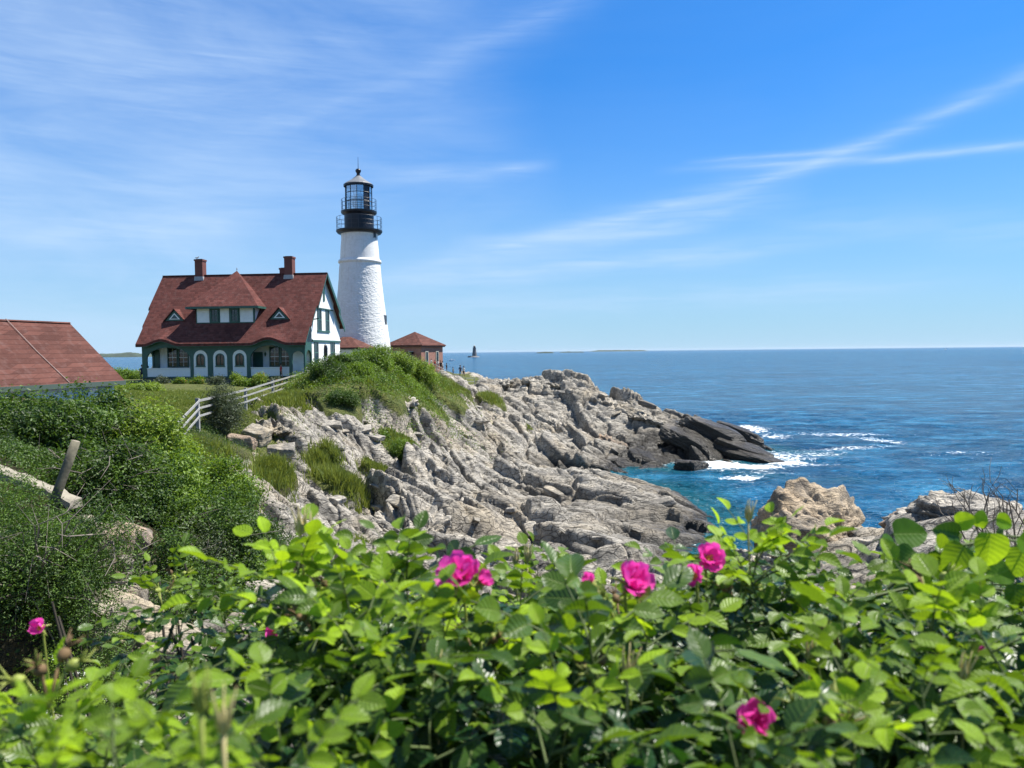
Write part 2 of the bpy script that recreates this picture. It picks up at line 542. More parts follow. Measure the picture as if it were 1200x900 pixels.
# sharp blocky ledges of the far ridge and the big overhang shadows on the slope
def H(x, y, full=False):
    x = np.asarray(x, float); y = np.asarray(y, float)
    b = base_h(x, y)
    s = soil_m(x, y)
    amp = 1 - s
    far = np.clip((y - 84 - np.maximum(0, 0)) / 14, 0, 1) * np.clip((x + 6) / 12, 0, 1)
    flat = np.clip((2.2 - b) / 2.2, 0, 1) * np.clip((80 - y) / 8, 0, 1)
    near = np.clip((y - 2) / 6, 0, 1)
    b = b + .35 * flat * np.clip((b + .6) / .8, 0, 1)
    k = amp * near * (1 - .70 * flat) * (1 + .1 * far)
    k = k * (1 - .6 * np.clip((38 - y) / 6, 0, 1) * np.clip((x - 5) / 4, 0, 1))
    h = b + fracture(x, y) * k + s * (fbm(x / 3, y / 3, 8, 3) - .5) * .5 * np.clip(np.abs(y - 76) / 30, .15, 1)
    return (h, s, k) if full else h

def ground_z(x, y):
    return float(H(np.array([x]), np.array([y]))[0])

def ground_at(px, py, y0=3.0, y1=150.0):
    d = ray(px, py)
    Y = np.arange(y0, y1, .2)
    zz = H(d[0] * Y, Y)
    below = EYE + d[2] * Y < zz
    i = np.argmax(below) if below.any() else len(Y) - 1
    return Vector((d[0] * Y[i], Y[i], zz[i]))

th = np.unique(np.concatenate([np.arange(-180, -42, 4.0), np.linspace(-42, 39, 900), np.arange(40, 180, 4.0)]))
th = np.radians(th)
rr = np.concatenate([[.4], np.arange(1, 8, .25), np.arange(8, 22, .12), np.arange(22, 70, .125), np.arange(70, 125, .16), np.arange(125, 172, 1.5)])
TH, RR = np.meshgrid(th, rr, indexing='ij')
tx, ty = RR * np.sin(TH), RR * np.cos(TH)
tz, ts, tk = H(tx, ty, True)
def soften(a):
    b = a.copy()
    b[1:-1] = (a[:-2] + 5 * a[1:-1] + a[2:]) / 7
    c = b.copy()
    c[:, 1:-1] = (b[:, :-2] + 5 * b[:, 1:-1] + b[:, 2:]) / 7
    return c
tz = np.where(RR < 24, soften(tz), tz)
# shove sideways a little so that ledge faces lean and overhang
ox = (fbm(tx / 2.3, ty / 2.3, 77, 2) - .5) * .18 * tk
oy = (fbm(tx / 2.3 + 9, ty / 2.3, 78, 2) - .5) * .18 * tk
V = np.c_[(tx + ox).ravel(), (ty + oy).ravel(), tz.ravel()]
n0, n1 = TH.shape
ii, jj = np.meshgrid(np.arange(n0), np.arange(n1 - 1), indexing='ij')
a = (ii * n1 + jj).ravel(); b_ = (((ii + 1) % n0) * n1 + jj).ravel()
F = np.c_[a, b_, b_ + 1, a + 1][:, ::-1]
keep = ~((tz.ravel()[F] < -3.2).all(axis=1))
F = F[keep]
me = np_mesh('headland_terrain', V, F, {'soil': ('FLOAT', 'POINT', ts.ravel())})

# ---- materials
MATS = {}
def new_mat(name):
    m = bpy.data.materials.new(name)
    m.use_nodes = True
    t = m.node_tree
    for nd in list(t.nodes):
        t.nodes.remove(nd)
    T = NT(t)
    T.out = T.n('ShaderNodeOutputMaterial')
    MATS[name] = m
    return m, T

def principled(T, **ins):
    p = T.n('ShaderNodeBsdfPrincipled')
    for k, v in ins.items():
        T.set(p, k.replace('_', ' '), v)
    return p

def simple(name, col, rough=.6, noise=.0, scale=8.0, bump=0.0, metal=0.0, spec=.4):
    m, T = new_mat(name)
    tc = T.n('ShaderNodeTexCoord').outputs['Object']
    c = (*col, 1)
    if noise:
        nz = T.noise(tc, scale, 5, .6)
        c = T.mix(T.mapr(nz, .3, .7, 0, 1), tuple(x * (1 - noise) for x in col) + (1,), tuple(min(1, x * (1 + noise)) for x in col) + (1,))
    p = principled(T, Base_Color=c, Roughness=rough, Metallic=metal)
    T.set(p, 'Specular IOR Level', spec)
    if bump:
        T.set(p, 'Normal', T.bump(T.noise(tc, scale * 2, 4, .6), .6, bump))
    T.set(T.out, 0, p)
    return m

def rock_nodes(T, net=1.0, light=(.53, .485, .405), mid=(.30, .28, .245), dark=(.06, .057, .052), warm=(.42, .335, .215), wet=True, scale=1.0, use_obj=False, warmth=.5):
    if use_obj:
        pos = T.n('ShaderNodeTexCoord').outputs['Object']
    else:
        pos = T.n('ShaderNodeNewGeometry').outputs['Position']
    gp = T.n('ShaderNodeNewGeometry')
    st = T.vscale(pos, (.28, 1.9, 1.9), (R(18), R(8), R(38)))        # along the strata
    lay = T.noise(st, 1.6 * scale, 5, .68, .6)
    big = T.noise(pos, .22 * scale, 2, .55)
    fine = T.noise(pos, 7.0 * scale, 4, .72)
    # thin dark joints
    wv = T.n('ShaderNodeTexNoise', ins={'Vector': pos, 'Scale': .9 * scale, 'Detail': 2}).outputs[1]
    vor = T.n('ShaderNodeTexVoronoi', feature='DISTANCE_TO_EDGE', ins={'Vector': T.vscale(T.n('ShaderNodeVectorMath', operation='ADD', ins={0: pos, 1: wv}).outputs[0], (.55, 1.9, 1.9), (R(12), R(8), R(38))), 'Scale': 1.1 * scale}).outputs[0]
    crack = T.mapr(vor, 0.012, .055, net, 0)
    col = T.mix(T.mapr(lay, .36, .60, 0, 1), mid, light)
    col = T.mix(T.m('MULTIPLY', T.mapr(big, .48, .68, 0, 1), warmth), col, warm)
    col = T.mix(T.m('MULTIPLY', T.mapr(T.noise(pos, .55 * scale, 3, .65), .49, .58, 0, 1), .62), col, (.12, .115, .105, 1))
    col = T.mix(T.mapr(fine, .50, .72, 0, .7), col, dark)
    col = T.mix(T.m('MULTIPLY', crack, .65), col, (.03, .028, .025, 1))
    rough = .85
    if wet:
        z = T.n('ShaderNodeSeparateXYZ', ins={0: gp.outputs['Position']}).outputs[2]
        zz = T.m('ADD', z, T.m('MULTIPLY', T.m('SUBTRACT', T.noise(gp.outputs['Position'], .35, 5, .6), .5), 2.6))
        sp = T.n('ShaderNodeSeparateXYZ', ins={0: gp.outputs['Position']}).outputs
        ex = T.m('MULTIPLY', T.mapr(T.m('ADD', sp[0], T.m('MULTIPLY', T.noise(gp.outputs['Position'], .12, 3, .6), 8.0)), 12.0, 26.0, 0, 3.6), T.mapr(sp[1], 80.0, 88.0, 0, 1))
        zz = T.m('SUBTRACT', zz, ex)        # the exposed seaward end is stained higher up
        band = T.mapr(zz, .7, 2.0, 1, 0)
        col = T.mix(T.m('MULTIPLY', band, .66), col, (.12, .102, .075, 1))
        band2 = T.mapr(zz, .15, .8, 1, 0)
        col = T.mix(T.m('MULTIPLY', band2, .9), col, (.022, .020, .016, 1))
        rough = T.mapr(zz, .3, 1.8, .35, .85)
    hgt = T.m('SUBTRACT', T.m('ADD', T.m('MULTIPLY', lay, 2.2), T.m('MULTIPLY', fine, .30)), T.m('MULTIPLY', crack, .45))
    nrm = T.bump(hgt, .9, .16 / scale)
    return pos, col, rough, nrm

m, T = new_mat('terrain')
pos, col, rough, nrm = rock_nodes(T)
soil = T.n('ShaderNodeAttribute', attribute_name='soil').outputs['Fac']
g1 = T.noise(pos, 1.2, 4, .65)
g2 = T.noise(pos, 14, 4, .7)
grass = T.mix(T.mapr(g1, .35, .65, 0, 1), (.055, .085, .018, 1), (.13, .145, .035, 1))
grass = T.mix(T.mapr(g2, .45, .75, 0, .7), grass, (.16, .145, .06, 1))
sxy = T.n('ShaderNodeSeparateXYZ', ins={0: pos}).outputs
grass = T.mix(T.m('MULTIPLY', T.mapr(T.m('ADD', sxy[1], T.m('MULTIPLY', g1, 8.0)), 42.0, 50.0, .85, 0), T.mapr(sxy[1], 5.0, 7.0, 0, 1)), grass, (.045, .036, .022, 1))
hm = T.m('MULTIPLY', T.mapr(T.noise(pos, .5, 4, .6), .5, .7, 0, 1), .25)
grass = T.mix(hm, grass, (.20, .16, .10, 1))
mk = T.mapr(T.m('ADD', soil, T.m('MULTIPLY', T.m('SUBTRACT', T.noise(pos, 3, 5, .7), .5), .7)), .42, .6, 0, 1)
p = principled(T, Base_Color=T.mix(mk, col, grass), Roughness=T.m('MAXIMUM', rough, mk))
T.set(p, 'Normal', T.bump(g2, .8, .06, nrm))
T.set(p, 'Specular IOR Level', .3)
T.set(T.out, 0, p)
terr = link('headland_terrain', me, m)
tag(terr, kind='structure')

# ---------------------------------------------------------------- sea
def axis(fine0, fine1, step, far):
    a = list(np.arange(fine0, fine1, step))
    d = step; x = fine1
    while x < far:
        a.append(x); d *= 1.35; x += d
    a.append(far)
    d = step; x = fine0 - step
    b = []
    while x > -far:
        b.append(x); d *= 1.35; x -= d
    b.append(-far)
    return np.array(b[::-1] + a)
sx, sy = axis(-6, 70, .35, 30000), axis(30, 150, .35, 30000)
SX, SY = np.meshgrid(sx, sy, indexing='ij')
hb = H(SX, SY)
inside = (SX > -70) & (SX < 100) & (SY > -40) & (SY < 180)
hb = np.where(inside, hb, -5)
def blur(a, n):
    for _ in range(n):
        a = (a + np.roll(a, 1, 0) + np.roll(a, -1, 0) + np.roll(a, 1, 1) + np.roll(a, -1, 1)) / 5
    return a
land = (hb > -.15).astype(float)
nearl = blur(land, 14)
expo = np.clip((SY - 76) / 10, 0, 1) * np.clip((SX - 10) / 12, .15, 1)      # the open side gets the surf
foam = np.clip((nearl - .04) * 1.9, 0, 1) * (.05 + .95 * fbm(SX / 3.5, SY / 3.5, 301, 3)) * (.35 + .75 * expo)
def spot(px, py, rx, ry, amt, ang=0.0):
    global foam
    hy = 412.1 - (px - 600) * .0102
    p = at(px, py, EYE * FPX / (py - hy))
    dx, dy = SX - p.x, SY - p.y
    c, s = math.cos(ang), math.sin(ang)
    u, v = (dx * c + dy * s) / rx, (-dx * s + dy * c) / ry
    foam = np.maximum(foam, 1.18 * amt * np.exp(-(u * u + v * v) ** 1.2))
# surf around the reef and drifting foam lines beyond it
spot(860, 532, 3.4, 4.6, 1.0); spot(850, 545, 2.8, 3.2, 1.0); spot(885, 547, 3.6, 2.2, .85); spot(925, 543, 3.0, 3.2, .72)
spot(870, 560, 2.4, 1.3, .8); spot(875, 503, 3.6, 6, .72); spot(905, 512, 3, 4, .5)
spot(790, 540, 3, 1.2, .6); spot(745, 542, 3.0, .9, .65)
spot(950, 545, 4, 2.0, .45); spot(835, 545, 2.5, 5.0, .8); spot(915, 535, 4.5, 6.0, .55); spot(960, 533, 5, 2.2, .46, .5); spot(985, 509, 8, 2.4, .46, -.25); spot(1030, 516, 2.8, 6, .48, .2); spot(990, 526, 9, 1.8, .46, .2)
spot(1130, 532, 6, 1.6, .30); spot(905, 555, 4, 1.8, .42)
m, T = new_mat('sea_water')
pos = T.n('ShaderNodeNewGeometry').outputs['Position']
fo = T.n('ShaderNodeAttribute', attribute_name='foam').outputs['Fac']
sh = T.n('ShaderNodeAttribute', attribute_name='shallow').outputs['Fac']
w1 = T.noise(T.vscale(pos, (.55, 1.0, 1), (0, 0, R(14))), .022, 7, .80, .25)
w2 = T.noise(T.vscale(pos, (.6, 1.0, 1), (0, 0, R(-10))), .9, 4, .62, .3)
hgt = T.m('ADD', T.m('MULTIPLY', w1, 9.0), T.m('MULTIPLY', w2, 1.1))
nr = T.bump(hgt, 1.0, .8)
patch = T.noise(T.vscale(pos, (.22, 1, 1)), .006, 3, .6, .4)
deep = T.mix(T.mapr(w1, .40, .62, 0, 1), (.002, .038, .095, 1), (.010, .12, .25, 1))
deep = T.mix(T.m('MULTIPLY', T.mapr(patch, .45, .65, 0, 1), .4), deep, (.012, .11, .20, 1))
w4 = T.noise(T.vscale(pos, (.5, 1.0, 1), (0, 0, R(6))), .20, 4, .7, .2)
deep = T.mix(T.mapr(w4, .40, .60, .75, 0), deep, (.002, .030, .075, 1))
deep = T.mix(T.mapr(w4, .54, .68, 0, .6), deep, (.05, .22, .36, 1))
wc = T.mix(sh, deep, (.008, .080, .100, 1))
fn = T.noise(pos, 1.3, 6, .75, 1.0)
fv = T.n('ShaderNodeTexVoronoi', feature='DISTANCE_TO_EDGE', ins={'Vector': T.vscale(pos, (1, .8, 1)), 'Scale': 1.1, 'Randomness': 1.0}).outputs[0]
fmask = T.mapr(T.m('ADD', T.m('ADD', fo, T.m('MULTIPLY', T.m('SUBTRACT', fn, .5), 2.4)), T.mapr(fv, 0, .25, .22, -.16)), .52, .95, 0, 1)
wcaps = T.mapr(T.noise(T.vscale(pos, (.5, 1.0, 1)), .45, 6, .8, .4), .695, .75, 0, .55)
fm = T.m('MAXIMUM', fmask, wcaps)
p = principled(T, Base_Color=wc, Roughness=.16, Normal=nr, IOR=1.33)
T.set(p, 'Specular IOR Level', .09)
p2 = principled(T, Base_Color=(.80, .84, .85, 1), Roughness=.7)
mxs = T.n('ShaderNodeMixShader', ins={0: fm, 1: p, 2: p2})
T.set(T.out, 0, mxs)
n0, n1 = SX.shape
ii, jj = np.meshgrid(np.arange(n0 - 1), np.arange(n1 - 1), indexing='ij')
a = (ii * n1 + jj).ravel()
F = np.c_[a, a + n1, a + n1 + 1, a + 1]
ctr = np.c_[SX.ravel()[F].mean(1), SY.ravel()[F].mean(1)]
fade = np.exp(-(np.maximum(0, np.abs(SX - 30) - 40) ** 2 + np.maximum(0, np.abs(SY - 90) - 60) ** 2) / 400)
SZ = ((fbm(SX / 4.5, SY / 3.2, 401, 3) - .5) * .55) * fade
shal = np.clip(blur(np.clip((hb + 3.2) / 3, 0, 1), 8) * .9, 0, 1)
me = np_mesh('sea_water', np.c_[SX.ravel(), SY.ravel(), SZ.ravel()], F,
             {'foam': ('FLOAT', 'POINT', foam.ravel()), 'shallow': ('FLOAT', 'POINT', shal.ravel())}, smooth=True)
sea = link('sea_water', me, m)
tag(sea, kind='structure')
# ---------------------------------------------------------------- building materials
WHITE = simple('white_paint', (.74, .75, .74), .55, .05, 3.0)
def clap_mat():
    m, T = new_mat('white_clapboard')
    tc = T.n('ShaderNodeTexCoord').outputs['Object']
    z = T.n('ShaderNodeSeparateXYZ', ins={0: tc}).outputs[2]
    saw = T.m('FRACT', T.m('MULTIPLY', z, 8.0))
    nz = T.noise(tc, 2.0, 4, .6)
    p = principled(T, Base_Color=T.mix(T.mapr(nz, .35, .7, 0, 1), (.78, .79, .78, 1), (.68, .69, .68, 1)), Roughness=.55)
    T.set(p, 'Normal', T.bump(T.m('SUBTRACT', 1.0, saw), .8, .02))
    T.set(T.out, 0, p)
    return m
CLAP = clap_mat()
def bead_mat():
    m, T = new_mat('white_beadboard')
    tc = T.n('ShaderNodeTexCoord').outputs['Object']
    x = T.n('ShaderNodeSeparateXYZ', ins={0: tc}).outputs[0]
    g = T.m('FRACT', T.m('MULTIPLY', x, 7.0))
    gr = T.mapr(T.m('ABSOLUTE', T.m('SUBTRACT', g, .5)), .40, .5, 0, 1)
    p = principled(T, Base_Color=T.mix(T.m('MULTIPLY', gr, .5), (.74, .75, .74, 1), (.35, .37, .37, 1)), Roughness=.5)
    T.set(p, 'Normal', T.bump(gr, -.8, .02))
    T.set(T.out, 0, p)
    return m
BEAD = bead_mat()
GREEN = simple('dark_green_paint', (.028, .088, .072), .45, .15, 2.0)
GREEN_SHUT = simple('green_paint', (.05, .14, .11), .5, .1, 2.0)
def shingle(name, a, b, row=.28):
    m, T = new_mat(name)
    tc = T.n('ShaderNodeTexCoord').outputs['Object']
    s = T.n('ShaderNodeSeparateXYZ', ins={0: tc})
    v = T.n('ShaderNodeCombineXYZ', ins={0: T.m('ADD', s.outputs[0], T.m('MULTIPLY', s.outputs[1], .35)), 1: T.m('MULTIPLY', s.outputs[2], 1.28), 2: 0.0}).outputs[0]
    br = T.n('ShaderNodeTexBrick', ins={'Vector': v, 'Color1': (0, 0, 0, 1), 'Color2': (1, 1, 1, 1), 'Mortar': (.5, .5, .5, 1), 'Scale': 1.0,
             'Mortar Size': .012, 'Brick Width': .38, 'Row Height': row, 'Bias': 0.0})
    n1 = T.noise(tc, 9, 5, .7)
    n2 = T.noise(tc, .35, 4, .6)
    c = T.mix(T.mapr(n1, .3, .7, 0, 1), a, b)
    c = T.mix(T.m('MULTIPLY', br.outputs[0], .62), c, tuple(x * 1.9 for x in b[:3]) + (1,))
    c = T.mix(T.m('MULTIPLY', T.mapr(n2, .4, .65, 0, 1), .35), c, tuple(x * .55 for x in a[:3]) + (1,))
    strk = T.noise(T.vscale(tc, (2.4, 2.4, .25)), 1.2, 4, .6)
    c = T.mix(T.m('MULTIPLY', T.mapr(strk, .52, .72, 0, 1), .35), c, (.16, .10, .09, 1))
    row_e = T.m('FRACT', T.m('DIVIDE', T.n('ShaderNodeSeparateXYZ', ins={0: v}).outputs[1], row))
    c = T.mix(T.mapr(row_e, .0, .16, .55, 0), c, tuple(x * .35 for x in a[:3]) + (1,))
    p = principled(T, Base_Color=c, Roughness=.9)
    T.set(p, 'Specular IOR Level', .2)
    T.set(p, 'Normal', T.bump(T.m('SUBTRACT', T.m('MULTIPLY', n1, .4), T.m('ADD', br.outputs[1], T.m('MULTIPLY', row_e, -.7))), .7, .03))
    T.set(T.out, 0, p)
    return m
ROOF = shingle('red_shingles', (.068, .021, .018, 1), (.098, .034, .028, 1))
ROOF2 = shingle('weathered_red_shingles', (.062, .024, .019, 1), (.092, .038, .029, 1), .30)
def brick_mat(name, c1, c2, mortar, sc=1.0):
    m, T = new_mat(name)
    tc = T.n('ShaderNodeTexCoord').outputs['Object']
    s = T.n('ShaderNodeSeparateXYZ', ins={0: tc})
    v = T.n('ShaderNodeCombineXYZ', ins={0: T.m('ADD', s.outputs[0], s.outputs[1]), 1: s.outputs[2], 2: 0.0}).outputs[0]
    br = T.n('ShaderNodeTexBrick', ins={'Vector': v, 'Color1': c1, 'Color2': c2, 'Mortar': mortar, 'Scale': 1.0, 'Mortar Size': .008, 'Brick Width': .22, 'Row Height': .075})
    nz = T.noise(tc, 1.1, 4, .6)
    c = T.mix(T.m('MULTIPLY', T.mapr(nz, .4, .7, 0, 1), .3), br.outputs[0], (.09, .04, .035, 1))
    p = principled(T, Base_Color=c, Roughness=.85)
    T.set(p, 'Normal', T.bump(br.outputs[1], -.5, .01))
    T.set(T.out, 0, p)
    return m
CHIM = brick_mat('dark_red_brick', (.12, .028, .02, 1), (.16, .04, .03, 1), (.14, .09, .08, 1))
BRICK = brick_mat('red_brick', (.27, .10, .07, 1), (.36, .15, .11, 1), (.32, .25, .2, 1))
GLASS = simple('window_glass', (.015, .025, .028), .06, spec=.6)
CURTAIN = simple('lace_curtain', (.42, .46, .44), .9, .2, 6)
LEAD = simple('lead_flashing', (.30, .32, .34), .5, .15, 5)
BLACK = simple('black_ironwork', (.008, .010, .017), .38, .2, 3)
STONE = simple('foundation_stone', (.13, .12, .105), .9, .35, 2.5, .04)
FENCEW = simple('weathered_white_rail', (.28, .28, .265), .8, .25, 5, .01)
FENCEG = simple('grey_fence_post', (.26, .26, .25), .85, .3, 5, .01)

# ---------------------------------------------------------------- keeper's house
HS = empty('keepers_house', (-37.7, 77.5, EYE - 2.72), R(-5), 'white keepers house with steep dark red roof and arched green porch beside the lighthouse', 'house')
HW, HD, RY, RZ, EZ, FY = 17.1, 11.2, 5.5, 11.3, 3.85, -.6
SF = (RZ - EZ) / (RY - FY)
BY, BZ = HD + .55, 5.75
SB = (RZ - BZ) / (BY - RY)
def roof_z(y):
    return EZ + SF * (y - FY) if y <= RY else RZ - SB * (y - RY)

# walls: rear body as one shell with gable tops
w = MB()
gy = [(2.0, .45), (HD, .45), (HD, roof_z(HD) - .18), (RY, RZ - .22), (2.0, roof_z(2.0) - .18)]
w.prism(gy, HW - .22, HW, 'x')
w.prism(gy, 0, .22, 'x')
w.box(.22, 2.0, .45, HW - .22, 2.2, roof_z(2.0) - .2)
w.box(.22, HD - .2, .45, HW - .22, HD, roof_z(HD) - .2)
# projecting upper gable face and flared belt at second floor
w.prism([(3.3, 7.55), (RY, RZ - .24), (8.72, roof_z(8.72) - .18), (8.72, 7.55)], HW, HW + .16, 'x')
w.prism([(2.05, 4.15), (HD + .02, 4.15), (HD + .02, 4.28), (2.05, 4.28)], HW, HW + .09, 'x')
w.build('wall', CLAP, HS)
# foundation and porch floor
MB().box(-.02, .02, -.6, HW + .02, HD + .02, .38).build('foundation', STONE, HS)
MB().box(-.1, -.12, .38, HW + .1, 2.0, .45).box(-.1, 2.0, .38, HW + .1, HD + .1, .449).build('porch_floor', GREEN, HS)

def arch(x0, x1, z0, zs, rise, n=12):
    """outline of an opening: from bottom left up over a (segmental) arch to bottom right"""
    pts = [(x0, z0)]
    for i in range(n + 1):
        a = math.pi * (1 - i / n)
        pts.append(((x0 + x1) / 2 + (x1 - x0) / 2 * math.cos(a), zs + rise * math.sin(a)))
    pts.append((x1, z0))
    return pts

EDGE = []
def eave_lift(x, up=0.0):
    h = 0
    for c, hw, a in ((2.35, 1.95, .50), (13.55, 2.1, .56)):
        t = abs(x - c) / hw
        if t < 1:
            h = max(h, a * (0.5 + 0.5 * math.cos(math.pi * t)))
    return h * max(0.0, 1 - up / 1.9) ** 1.2
# porch front wall: green, with two broad arches and three narrow ones
ops = [arch(.5, 5.1, 1.35, 2.35, 1.15, 16)] + [arch(c - .74, c + .74, .5, 2.45, .74) for c in (6.2, 8.25, 10.3)] + [arch(11.45, 15.45, 1.35, 2.35, 1.25, 16), arch(15.75, 16.95, .5, 2.5, .5, 8)]
def facade(xa, xb, ztop, ops, y0, y1, name, mat, z0=.45):
    w = MB()
    xs = sorted(set([xa, xb] + [p[0] for o in ops for p in o] + list(np.linspace(xa, xb, 60))))
    xs = [x for i, x in enumerate(xs) if i == 0 or x - xs[i - 1] > 1e-4]
    def top_of(o, x):
        ps = o[1:-1]
        for p, q in zip(ps, ps[1:]):
            if p[0] - 1e-6 <= x <= q[0] + 1e-6:
                t = 0 if q[0] == p[0] else (x - p[0]) / (q[0] - p[0])
                return p[1] + (q[1] - p[1]) * t
    for a, b in zip(xs, xs[1:]):
        mid = (a + b) / 2
        za, zb = ztop(a), ztop(b)
        o = next((o for o in ops if o[0][0] < mid < o[-1][0]), None)
        if o is None:
            w.prism([(a, z0), (b, z0), (b, zb), (a, za)], y0, y1)
        else:
            w.prism([(a, top_of(o, a)), (b, top_of(o, b)), (b, zb), (a, za)], y0, y1)
            if o[0][1] > z0 + .01:
                w.prism([(a, z0), (b, z0), (b, z0 + .08), (a, z0 + .08)], y0, y1)
    return w.build(name, mat, HS)
facade(0, HW, lambda x: 3.92 + eave_lift(x) * .95, ops, 0, .2, 'porch_arcade', GREEN)
# side arcade left and right of the porch
for xx in (0.0, HW - .2):
    w = MB()
    o = arch(.35, 1.85, 1.35, 2.5, .6, 10)
    ps = [(.201, .45), (.35, .45)] + o[1:-1] + [(1.85, .45), (1.999, .45), (1.999, 3.9), (.201, 3.9)]
    w.prism(ps, xx, xx + .2, 'x')
    w.build('porch_side_arch', GREEN, HS)
    w = MB(); w.box(xx + .05, .35, .46, xx + .14, 1.85, 1.34); w.build('porch_rail', BEAD, HS)
# white boarded railings
for x0, x1 in ((.5, 5.1), (11.45, 15.45)):
    MB().box(x0, .04, .53, x1, .12, 1.33).box(x0 - .0, -.03, 1.33, x1, .19, 1.41).build('porch_rail', BEAD, HS)
# white arched panels with arched windows
for c in (6.2, 8.25, 10.3):
    ow, iw = .735, .47
    outer = arch(c - ow, c + ow, .53, 2.45, ow * .99)
    inner = arch(c - iw, c + iw, 1.55, 2.38, iw)
    w = MB()
    w.ringstrip(outer, inner, .03, .13)
    w.prism([(c - ow, .53), (c + ow, .53), (c + iw, 1.55), (c - iw, 1.55)], .03, .13)
    w.build('arched_panel', BEAD, HS)
    w = MB()
    i2 = arch(c - iw + .09, c + iw - .09, 1.64, 2.38, iw - .09)
    w.ringstrip(inner, i2, -.01, .10)
    w.prism([(c - iw, 1.55), (c + iw, 1.55), (c + iw - .09, 1.64), (c - iw + .09, 1.64)], -.01, .10)
    w.box(c - .02, .0, 1.64, c + .02, .07, 2.8)
    f = w.build('window', GREEN, HS)
    g = MB(); g.prism(i2, .06, .075); g.build('pane', GLASS, f)
    MB().box(c - iw - .05, -.05, 1.48, c + iw + .05, .03, 1.549).build('sill', GREEN, f)

def window(xa, xb, za, zb, y, name='window', mull=(2, 4), parent=None, frame=GREEN, curtain=False, fw=.11, dep=.10):
    """window on a wall that faces -y at the plane y"""
    w = MB()
    w.box(xa, y - dep, za, xa + fw, y, zb).box(xb - fw, y - dep, za, xb, y, zb)
    w.box(xa + fw, y - dep, zb - fw, xb - fw, y, zb).box(xa + fw, y - dep, za, xb - fw, y, za + fw)
    f = w.build(name, frame, parent or HS)
    bars = MB()
    nx, nz = mull
    for i in range(1, nx):
        x = xa + fw + (xb - xa - 2 * fw) * i / nx
        bars.box(x - .016, y - .06, za + fw, x + .016, y - .03, zb - fw)
    for j in range(1, nz):
        z = za + fw + (zb - za - 2 * fw) * j / nz
        k = .03 if j * 2 == nz else .016
        bars.box(xa + fw, y - .064, z - k, xb - fw, y - .034, z + k)
    if nx > 1 or nz > 1:
        bars.build('sash_bars', WHITE if curtain else frame, f)
    MB().box(xa + fw, y - .028, za + fw, xb - fw, y - .018, zb - fw).build('pane', GLASS, f)
    if curtain:
        c = MB()
        n = 10
        for s in (0, 1):
            x0 = xa + fw + .02 + s * ((xb - xa) * .5 - fw + .03)
            x1 = x0 + (xb - xa) * .5 - fw - .10
            for i in range(n):
                a, b = x0 + (x1 - x0) * i / n, x0 + (x1 - x0) * (i + 1) / n
                c.box(a, y - .017 + (i % 2) * .004, za + fw + .02, b - .004, y - .010 + (i % 2) * .004, zb - fw - .5)
    return f

for xa in (1.62, 2.80): window(xa, xa + 1.12, 1.42, 3.5, 2.0, curtain=True)
for xa in (12.6, 13.78): window(xa, xa + 1.12, 1.42, 3.5, 2.0, curtain=True)
# porch corner post, door and lamp by the right hand windows
MB().box(10.9, 1.9, .46, 11.9, 1.999, 2.95).build('door', GREEN, HS)
MB().box(.16, 1.9, .46, .75, 1.999, 3.3).build('door', GREEN, HS)
l = MB(); l.lathe([(.02, 2.5), (.09, 2.62), (.11, 2.85), (.03, 2.98)], 10, (12.2, 1.85)); l.box(12.18, 1.85, 2.86, 12.22, 1.999, 2.9)
l.build('porch_lamp', GREEN, HS)
# gable windows (face +x): built as slabs on the plane x = HW
def gwin(y0, y1, z0, z1, x, closed=True, frame=GREEN_SHUT):
    w = MB()
    fw = .09
    w.box(x, y0, z0, x + .07, y0 + fw, z1).box(x, y1 - fw, z0, x + .07, y1, z1)
    w.box(x, y0 + fw, z1 - fw, x + .07, y1 - fw, z1).box(x, y0 + fw, z0, x + .07, y1 - fw, z0 + fw)
    f = w.build('window', GREEN, HS)
    MB().box(x + .001, y0 + fw, z0 + fw, x + .02, y1 - fw, z1 - fw).build('pane', GLASS, f)
    b = MB()
    zc = (z0 + z1) / 2
    b.box(x + .022, y0 + fw, zc - .04, x + .05, y1 - fw, zc + .04)
    yc = (y0 + y1) / 2
    b.box(x + .024, yc - .015, z0 + fw, x + .046, yc + .015, zc - .04)
    b.box(x + .024, yc - .015, zc + .04, x + .046, yc + .015, z1 - fw)
    b.build('sash_bars', frame, f)
    return f
gwin(3.75, 5.0, 5.15, 7.42, HW); gwin(6.3, 7.55, 5.15, 7.42, HW)
MB().box(HW, 3.5, 7.43, HW + .14, 8.7, 7.549).box(HW, 3.65, 5.0, HW + .1, 7.65, 5.148).build('belt_trim', GREEN, HS)
MB().box(HW, 5.01, 5.149, HW + .03, 6.29, 7.429).build('white_panel', WHITE, HS)
gwin(2.63, 3.85, 1.7, 3.95, HW); gwin(7.85, 9.25, 1.7, 3.95, HW)
MB().box(HW, 2.0, 3.96, HW + .12, HD, 4.149).build('belt_trim', GREEN, HS)
l = MB(); l.lathe([(.03, 2.3), (.2, 2.6), (.22, 3.3), (.16, 3.6), (.03, 3.75)], 12, (HW + .12, 5.9)); l.build('wall_lantern', BLACK, HS)
MB().box(HW + .162, 5.25, 8.3, HW + .22, 5.75, 10.0).build('attic_window', GREEN, HS)
# drain spout bracket on the gable
MB().bar((HW + .02, 2.6, 6.25), (HW + .7, 2.4, 6.35), .16, .1).build('gutter_bracket', GREEN, HS)

